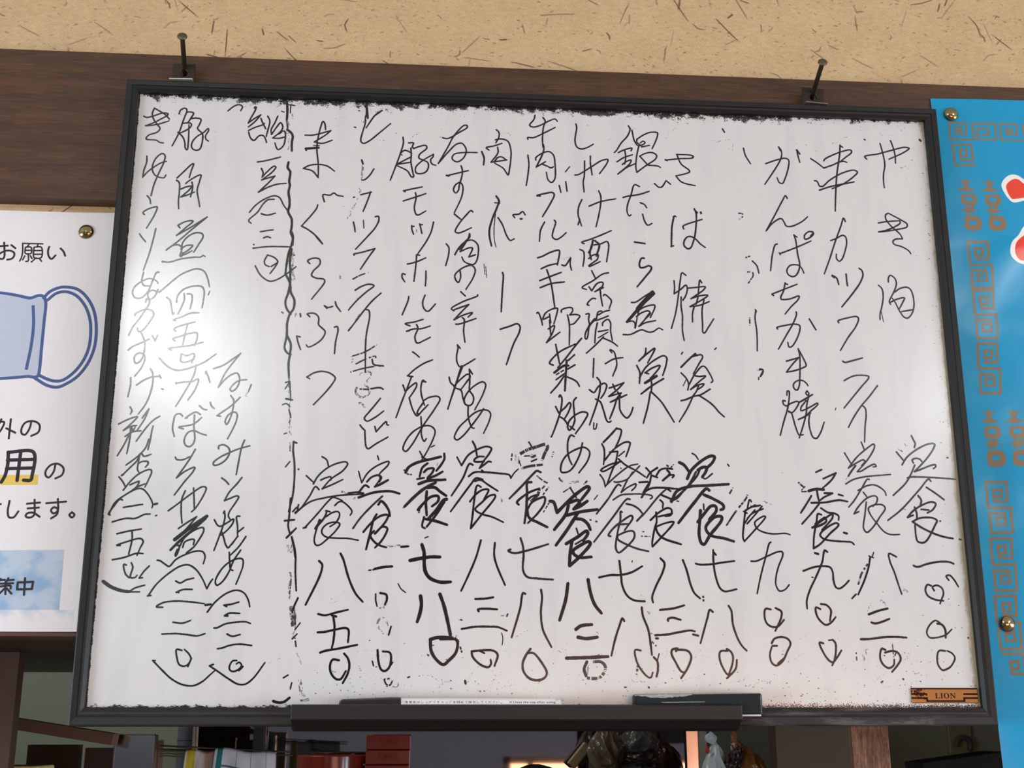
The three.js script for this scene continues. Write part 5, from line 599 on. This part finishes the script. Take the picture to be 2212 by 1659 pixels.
// ------------------------------------------------------------------ blue banner on the right
{
  const t = thing('blue_banner', 'glossy blue hanging banner with golden key pattern and red lettering', 'banner', 0.3039, Y(0.2426), -0.0113);
  t.rotation.z = Math.atan2(9, 494);
  const mm = 4, w = 270 * mm, h = 500 * mm, ground = '#0696c6', [c, k] = canvas(w, h, ground);
  const px = (v) => v / 10 * mm, py = (v) => -v / 10 * mm, gold = '#8a7257';
  const grp = BANNER_PRINT.map((g) => g.split(';').map((s) => parse(s).pts));
  const fret = (pts, dx, dy, wd = 2.05, sy = 1) => { k.strokeStyle = gold; k.lineWidth = wd * mm; k.lineCap = 'square'; k.lineJoin = 'miter'; k.beginPath(); pts.forEach((p, i) => { const x = px(p[0] + dx), y = py(p[1] + dy) * sy; i ? k.lineTo(x, y) : k.moveTo(x, y); }); k.stroke(); };
  const [row, row2, col, pair] = grp[0];
  for (let n = 0; n < 4; n++) { fret(row, n * 405, 0, 1.65); }
  fret(col, 0, 0, 1.8);
  for (const [dx, y] of [[0, -1182], [-4, -1568], [-10, -1972], [-38, -2990], [-56, -3396], [-72, -3798]]) fret(pair, dx, y + 1182);
  fret(pair.slice(0, 8), -66, -4195 + 1182);
  const blob = (pts, f, dx = 0, dy = 0, s = 1) => { const q = smooth(pts); k.fillStyle = f; k.beginPath(); q.forEach((p, i) => (i ? k.lineTo(px(p[0] * s + dx), py(p[1] * s + dy)) : k.moveTo(px(p[0] * s + dx), py(p[1] * s + dy)))); k.closePath(); k.fill(); };
  for (const [dx, dy, s] of [[0, 0, 1], [0, -1784, 1.0], [1280, 0, 1], [1280, -1784, 1]]) for (const off of [0, 187]) {
    for (const [i, pts] of grp[1].entries()) {
      blob(pts, gold, dx + off, dy);
      const xs = pts.map((p) => p[0]), ys = pts.map((p) => p[1]), cx = (Math.min(...xs) + Math.max(...xs)) / 2, cy = (Math.min(...ys) + Math.max(...ys)) / 2;
      if (i === 1 || i === 3) { k.fillStyle = ground; k.fillRect(px(cx + dx + off - 27), py(cy + dy + 17), px(54), px(34)); }
      if (i === 2) { k.fillStyle = ground; k.fillRect(px(cx + dx + off - 17), py(cy + dy + 38), px(34), px(13)); k.fillRect(px(cx + dx + off - 17), py(cy + dy - 22), px(34), px(13)); }
    }
  }
  const letter = (g, f, pad) => { for (const pts of g) { const a = pts[0], b = pts[pts.length - 1], q = smooth(pts); k.fillStyle = f; k.beginPath(); q.forEach((p, i) => (i ? k.lineTo(px(p[0]), py(p[1])) : k.moveTo(px(p[0]), py(p[1])))); const ex = 980 + pad; k.lineTo(px(ex), py(b[1])); k.arc(px(ex), py((a[1] + b[1]) / 2), Math.abs(py(a[1]) - py(b[1])) / 2, Math.PI / 2, -Math.PI / 2, true); k.closePath(); k.fill(); } };
  letter(grp[2], '#f3f0ea', 0); letter(grp[3], '#e8452f', -2);
  const g = new THREE.PlaneGeometry(0.27, 0.5, 54, 100).translate(0.135, -0.25, 0), p = g.attributes.position;
  for (let i = 0; i < p.count; i++) {                                        // hangs from the beam and lies back to the wall lower down
    const x = p.getX(i), y = -p.getY(i), s = Math.min(1, Math.max(0, (y - 0.11) / 0.22)), e = s * s * (3 - 2 * s);
    p.setZ(i, 0.0004 - 0.011 * e + 0.0011 * Math.sin(y * 38 + x * 55) * (x > 0.03 ? 1 : x / 0.03) * (y > 0.12 ? 1 : 0.25) * (1 - 0.7 * e * (y < 0.42 ? 0.3 : 1)) + 0.0016 * fbm(x * 26, y * 20, 3) * Math.min(1, y * 5));
  }
  g.computeVertexNormals();
  const b = g.clone(); { const q = b.attributes.position; for (let i = 0; i < q.count; i++) q.setZ(i, q.getZ(i) - 0.0003); const id = b.index.array; for (let i = 0; i < id.length; i += 3) { const s = id[i]; id[i] = id[i + 1]; id[i + 1] = s; } b.computeVertexNormals(); }
  part('sheet', mergeGeometries([g, b], true), [mat(0xffffff, 0.24, { map: texture(c), specularIntensity: 0.8 }), mat(0xd8dde0, 0.6)], t);
}

// ------------------------------------------------------------------ the kitchen seen through the hatch
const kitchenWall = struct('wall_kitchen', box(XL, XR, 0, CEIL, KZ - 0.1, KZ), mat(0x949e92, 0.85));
{ // stainless splash panel on the kitchen's rear wall
  part('steel_panel', box(-0.378, 0.2899, 1.36, 1.75, KZ + 0.001, KZ + 0.005), brushed, kitchenWall, 'wide stainless steel wall panel mirroring the orange windows');
}
part('steel_strip', box(0.2919, 0.3088, 1.36, 1.75, KZ + 0.001, KZ + 0.012), mat(0xc4bec2, 0.2, { metalness: 0.9 }), kitchenWall, 'narrow mirror bright steel strip beside the dark bags');
part('door_jamb', box(0.3093, 0.3182, 1.36, 1.75, KZ + 0.001, KZ + 0.02), mat(0x8f9690, 0.5), kitchenWall, 'pale grey upright strip next to the white plastic bag');
struct('wall_kitchen_shade', box(0.3185, 2.7, 0.9, 1.75, KZ, KZ + 0.003), mat(0x5c665b, 0.85));  // darker sheet over the rear wall, its dim light put into the colour
// hatch counter that carries the things in view
struct('kitchen_counter', mergeGeometries([box(-0.62, 1.05, 1.33, 1.36, -0.95, -0.13)]), mat(0x8b8d8f, 0.3, { metalness: 0.6 }));
{ // left shelving
  const g = thing('shelf_cabinet', 'dark wooden shelf cabinet with a sloping rail behind the notice', 'cabinet', 0, H, 0);
  part('upright', planarUV(box(-0.56, -0.3955, -0.39, -0.1677, -0.215, -0.2), 1, 1), mat(0x4b362a, 0.6), g);
  const r = new THREE.BoxGeometry(0.09, 0.0095, 0.024); part('sloping_rail', r.rotateZ(-0.155).translate(-0.387, -0.2278, -0.317), shelfWood, g);
  part('side_board', box(-0.392, -0.3495, -0.39, -0.243, -0.43, -0.418), mat(0x3a2a22, 0.6), g);
  part('inner_board', box(-0.44, -0.395, -0.39, -0.24, -0.42, -0.4), darkWood, g);
}
tag(part(numbered('wooden_box'), rbox(0.05, 0.135, 0.05, 0.002, -0.412, Y(-0.3225), -0.275), mat(0xdcc083, 0.7), scene), 'pale yellow box edge low inside the dark shelf cabinet', 'box');
{
  const t = thing('steel_box', 'shiny stainless steel box beside the sloping wooden rail', 'box', -0.3305, Y(-0.3104), -0.36);
  part('body', rbox(0.0345, 0.159, 0.016, 0.0008, 0, 0, 0.012), steel, t);
  part('edge_trim', mergeGeometries([box(-0.0178, -0.0168, -0.0795, 0.08, 0.019, 0.0208), box(0.0168, 0.0178, -0.0795, 0.08, 0.019, 0.0208), box(-0.0178, 0.0178, 0.0788, 0.08, 0.019, 0.0208)]), mat(0x77787a, 0.3, { metalness: 1 }), t);
}
{
  const t = thing('utensil_rail', 'thin metal rail with hanging handles next to the steel box', 'rail', 0, H, 0);
  for (const [y, z] of [[-0.2412, -0.42], [-0.2445, -0.43]]) part('rod', rod([-0.324, y, z], [-0.2, y - 0.006, z], 0.0008), mat(0x8d8b83, 0.3, { metalness: 1 }), t);
  for (const y of [-0.2466, -0.2487, -0.2508]) part('handle', tube([[-0.323, y, -0.418], [-0.315, y + 0.0006, -0.418], [-0.309, y - 0.0002, -0.418], [-0.300, y - 0.0004, -0.418]], 0.00075), mat(0xb9b4a6, 0.3, { metalness: 0.9 }), t);
  part('end_plate', box(-0.3265, -0.324, -0.39, -0.236, -0.44, -0.415), mat(0x9a9a96, 0.3, { metalness: 1 }), t);
}
{
  const t = thing('steel_rack', 'bluish steel rack panel with bright uprights behind the utensil rail', 'rack', 0, H, 0);
  part('panel', box(-0.341, -0.324, -0.39, -0.2, -0.615, -0.605), mat(0x8f98a6, 0.35, { metalness: 0.4 }), t);
  for (const x of [-0.323, -0.3195]) part('upright', box(x - 0.0007, x + 0.0007, -0.39, -0.2, -0.606, -0.598), mat(0xd6d6d4, 0.25, { metalness: 0.9 }), t);
  part('crossbar', box(-0.341, -0.324, -0.2385, -0.2378, -0.605, -0.604), mat(0x30343a, 0.5), t);
}
function towel(x0, x1, yTop, yDrop, z, canvasTex, name, label) {
  const nx = 40, g = new THREE.PlaneGeometry(1, 1, nx, 48), p = g.attributes.position;
  for (let i = 0; i < p.count; i++) {
    const u = p.getX(i) + 0.5, v = 0.5 - p.getY(i), s = (v - 0.5) * 0.24, r = 0.004, half = Math.PI * r / 2, x = x0 + (x1 - x0) * u + 0.0008 * Math.sin(v * 17 + u * 3);
    let y, zz; if (Math.abs(s) < half) { const a = s / r; y = r * Math.cos(a) - r; zz = r * Math.sin(a); } else { y = -r - (Math.abs(s) - half); zz = Math.sign(s) * (r + 0.0022 * (1 + Math.sin(u * 16 + 1)) * Math.min(1, (Math.abs(s) - half) / 0.03)); }
    p.setXYZ(i, x, yTop - yDrop * u + y + 0.0009 * Math.sin(u * 9), z + zz);
  }
  g.computeVertexNormals(); const m = part(numbered(name), g, mat(0xffffff, 0.9, { map: texture(canvasTex), side: THREE.DoubleSide }), scene); m.position.y = H; tag(m, label, 'towel');
}
{
  const [a, ka] = canvas(256, 512, '#e4e3df'); ka.fillStyle = '#c6bb2e'; ka.fillRect(14, 0, 54, 512); eachPixel(ka, 256, 512, (d, i, x, y) => { const n = 1 + 0.12 * fbm(x * 0.05, y * 0.05, 3); d[i] *= n; d[i + 1] *= n; d[i + 2] *= n; });
  towel(-0.2995, -0.262, -0.2448, 0.0012, -0.42, a, 'kitchen_towel', 'cream kitchen towel with a yellow stripe hanging on the rail');
  const [b, kb] = canvas(512, 512, '#d3dde6'); kb.fillStyle = '#1f7f7c'; kb.fillRect(22, 0, 46, 512); kb.strokeStyle = '#5f7480'; kb.lineWidth = 4;
  for (const x of [190, 312, 436]) { kb.beginPath(); kb.moveTo(x, 0); kb.lineTo(x, 512); kb.stroke(); } for (let y = 56; y < 512; y += 80) { kb.beginPath(); kb.moveTo(68, y); kb.lineTo(512, y); kb.stroke(); }
  towel(-0.2708, -0.2135, -0.2428, 0.005, -0.412, b, 'kitchen_towel', 'pale blue checked kitchen towel with a green stripe on the rail');
}
{ // lacquer boxes
  const red = mat(0x8a2f22, 0.22, { clearcoat: 0.6, clearcoatRoughness: 0.15 }), rim = mat(0x1c0f0d, 0.3);
  const print = (w, h, n) => { const [c, k] = canvas(256, 128, '#8a2f22'); k.strokeStyle = '#1a1210'; k.lineWidth = 5; k.lineCap = 'round'; for (let i = 0; i < n; i++) { const x = 128 + (i - (n - 1) / 2) * 34; for (let j = 0; j < 4; j++) { k.beginPath(); k.moveTo(x - 10 + rnd() * 8, 52 + j * 7); k.lineTo(x + 6 + rnd() * 6, 50 + j * 8); k.stroke(); } k.beginPath(); k.moveTo(x, 46); k.lineTo(x - 2, 80); k.stroke(); } return texture(c); };
  const base = 1.36, spec = [['round_lacquer_box', 'round red lacquer box, upper one of its stack behind the towels', 0], ['round_lacquer_box', 'round red lacquer box, the one below the upper round box', 1], ['round_lacquer_box', 'round red lacquer box standing lowest of its stack on the counter', 2]];
  const yTop = Y(-0.2574), hR = 0.0452;
  spec.forEach(([n, l, i]) => {
    const hh = (yTop - base) / 3; const t = thing(n, l, 'lacquer box', -0.187, yTop - hh * (i + 0.5), -0.83, 'round lacquer boxes');
    part('body', new THREE.LatheGeometry([[0, -hh / 2], [0.0425, -hh / 2], [0.0437, -hh / 2 + 0.001], [0.0437, hh / 2 - 0.0012], [0.0425, hh / 2], [0, hh / 2]].map((p) => new THREE.Vector2(...p)), 48), red, t);
    part('rim', new THREE.TorusGeometry(0.0437, 0.0006, 8, 48).rotateX(Math.PI / 2).translate(0, -hh / 2 + 0.0008, 0), rim, t);
    if (i === 0) { const m = new THREE.CylinderGeometry(0.0439, 0.0439, 0.006, 16, 1, true, -0.05, 0.36); part('mark', m, mat(0x1a1210, 0.5, {}), t).scale.set(1, 0.35, 1); }
  });
  const hq = 0.018, yq = Y(-0.2328);
  for (let i = 0; i < 4; i++) {
    const label = ['square red lacquer box topping the stack near the steel panel', 'square red lacquer box second from the top of its stack', 'square red lacquer box third from the top of its stack', 'square red lacquer box at the foot of the stack'][i];
    const hh = i < 3 ? hq : yq - 3 * hq - base, t = thing('square_lacquer_box', label, 'lacquer box', -0.1155 - 0.0006 * i, yq - hq * Math.min(i, 3) - hh / 2, -0.828, 'square lacquer boxes');
    part('body', rbox(0.0555, hh - 0.0006, 0.055, 0.0012), red, t);
    if (i < 2) { const m = part('mark', new THREE.PlaneGeometry(0.024, 0.011).translate(0, 0.001, 0.0277), mat(0xffffff, 0.4, { map: print(0, 0, 2 + i) }), t); }
  }
}
function crumple(rx, ry, rz, amp, freq, s, det = 5) {                          // a bag: a gathered, creased closed skin
  const g = new THREE.IcosahedronGeometry(1, det * 6), p = g.attributes.position;
  for (let i = 0; i < p.count; i++) { let x = p.getX(i), y = p.getY(i), z = p.getZ(i); const n = 1 + amp * (1 - 2 * Math.abs(perlin.noise(x * freq + s, y * freq, z * freq))) + amp * 0.28 * (0.5 - Math.abs(perlin.noise(x * freq * 2.3, y * freq * 2.3 + s, z * freq * 2.3))), taper = y > 0 ? 1 - 0.62 * y ** 1.3 : 1; p.setXYZ(i, x * n * rx * taper, y * n * ry, z * n * rz * taper); }
  g.computeVertexNormals(); return g;
}
{
  const film = mat(0xdfe6e6, 0.25, { transmission: 0.35, thickness: 0, ior: 1.4 });
  const w = thing('plastic_bag', 'white translucent plastic bag with a red print near the grey upright', 'plastic bag', 0.276, Y(-0.279), -0.7);
  part('bag_film', crumple(0.0165, 0.036, 0.02, 0.13, 1.5, 3), film, w);
  part('knot', crumple(0.0065, 0.006, 0.005, 0.2, 1.8, 8, 3).translate(-0.005, 0.043, 0), film, w);
  part('red_print', new THREE.SphereGeometry(0.0045, 16, 12).scale(0.6, 1, 0.4).translate(-0.0118, 0.029, 0.0088), mat(0xa82a20, 0.5), w);
  const b = thing('plastic_bag', 'brown knotted bag of food hanging beside the blue rope', 'plastic bag', 0.313, Y(-0.272), -0.7);
  part('bag_film', crumple(0.019, 0.034, 0.018, 0.16, 1.7, 11).rotateZ(0.42), mat(0x7a4d20, 0.3, { clearcoat: 0.5 }), b);
  part('knot', crumple(0.003, 0.006, 0.003, 0.3, 3, 4, 3).translate(-0.0135, 0.0375, 0), mat(0x8a5a2a, 0.4), b);
  part('dark_contents', crumple(0.009, 0.018, 0.008, 0.3, 3, 21, 4).rotateZ(-0.5).translate(-0.018, 0.008, 0.012), mat(0x2b1412, 0.4), b);
  const clear = mat(0x4a4642, 0.16, { clearcoat: 0.8, clearcoatRoughness: 0.1 });
  const defs = [['dark crumpled bag of dried goods under the middle of the pen tray', 0.148, -0.252, 0.02, 0.03, 5, 0x6b5d4c], ['dark glossy food packet with a bright crease near the steel strip', 0.187, -0.2395, 0.022, 0.016, 9, 0x55524e], ['dark brown food packet in the second layer near the steel strip', 0.19, -0.2565, 0.021, 0.012, 14, 0x38261e], ['dark glossy packet at the foot of the pile near the steel strip', 0.182, -0.274, 0.024, 0.012, 17, 0x4a4a4c]];
  for (const [l, x, y, rx, ry, s, c] of defs) { const m = part(numbered('food_packet'), crumple(rx, ry, 0.02, 0.2, 1.6, s), mat(c, 0.4, { clearcoat: 0.5, clearcoatRoughness: 0.22 }), scene); m.scale.setScalar(1.1); m.position.set(-0.0847 + (x + 0.0847) * 1.1, Y(-0.2274 + (y + 0.2274) * 1.1), -0.885); tag(m, l, 'food packet', 'food packets under the board'); }
  const p = part(numbered('paper_packet'), rbox(0.034, 0.012, 0.012, 0.002, 0, 0, 0).rotateZ(0.86), mat(0xb9a78c, 0.6), scene); p.scale.setScalar(1.08); p.position.set(0.1405, Y(-0.2605), -0.925); tag(p, 'beige paper packet leaning against the pile of dark bags', 'packet');
  const base = part(numbered('food_box'), rbox(0.115, 0.105, 0.06, 0.004), mat(0x2a1714, 0.5), scene); base.position.set(0.19, 1.4125, -0.9); tag(base, 'dark brown box underneath the pile of food packets', 'box');
}
{
  const t = thing('pot', 'pot with a rounded black lid just in front of the steel panel', 'pot', 0.0856, 1.36, -0.913);
  part('lid', new THREE.LatheGeometry([[0, 0.1172], [0.006, 0.1171], [0.0132, 0.1155], [0.022, 0.112], [0.0285, 0.106], [0.0295, 0.104]].map((q) => new THREE.Vector2(...q)).reverse(), 36), mat(0x120f0e, 0.5), t);
  part('body', new THREE.LatheGeometry([[0, 0], [0.026, 0], [0.0293, 0.004], [0.0293, 0.104], [0, 0.104]].map((q) => new THREE.Vector2(...q)), 36), mat(0x3c3a39, 0.3, { metalness: 0.8 }), t);
}
tag(part(numbered('blue_rope'), tube([[0.2905, Y(-0.2), -0.5], [0.2902, Y(-0.223), -0.5], [0.2897, Y(-0.245), -0.5], [0.289, Y(-0.27), -0.5], [0.288, 1.365, -0.5]], 0.0026, 40, 12), mat(0x2f7fc4, 0.4), scene), 'bright blue plastic rope hanging in front of the brown board', 'rope');
tag(part(numbered('wooden_board'), planarUV(box(0.2508, 0.345, 1.36, Y(-0.19), -0.375, -0.35), 6, 1.2), mat(0x3d2e1d, 0.6), scene), 'wide dark brown board behind the worn wooden post', 'board');
{
  const g = new RoundedBoxGeometry(0.0285, Y(-0.1676) - 0.95, 0.0075, 2, 0.0008); const p = g.attributes.position, uv = new Float32Array(p.count * 2); for (let i = 0; i < p.count; i++) { uv[2 * i] = p.getY(i) * 6; uv[2 * i + 1] = (p.getX(i) + p.getZ(i)) * 12; } g.setAttribute('uv', new THREE.BufferAttribute(uv, 2));
  const m = part(numbered('wooden_post'), g, mat(0xffffff, 0.55, { map: postTex }), scene); m.position.set(0.2582, (Y(-0.1676) + 0.95) / 2, -0.1243); tag(m, 'worn reddish wooden post with cracks below the board', 'post');
}
{
  const t = thing('wall_plate', 'faint olive wall plate with a dark hook on the shaded wall', 'plate', 0.684, Y(-0.2439), KZ + 0.003);
  part('plate', rbox(0.034, 0.046, 0.006, 0.002, 0, 0, 0.003), mat(0x55583f, 0.8), t);
  part('hook', new THREE.TorusGeometry(0.01, 0.0035, 10, 24, 4.2).rotateZ(-0.8).translate(0.002, -0.004, 0.01), mat(0x2c302a, 0.8), t);
}
{
  const b = part(numbered('dark_plank'), new RoundedBoxGeometry(0.09, 0.02, 0.05, 2, 0.002).rotateZ(0.125), mat(0x0d0908, 0.85), scene); b.position.set(0.492, Y(-0.2645), -0.52); tag(b, 'black wooden plank tilted on a red carton near the banner', 'plank');
  const c = part(numbered('red_carton'), rbox(0.09, 0.107, 0.05, 0.002), mat(0x5a2a1c, 0.6), scene); c.position.set(0.523, 1.36 + 0.0535 , -0.525); tag(c, 'reddish brown carton carrying the black plank behind the banner', 'carton');
}
renderer.render(scene, camera);
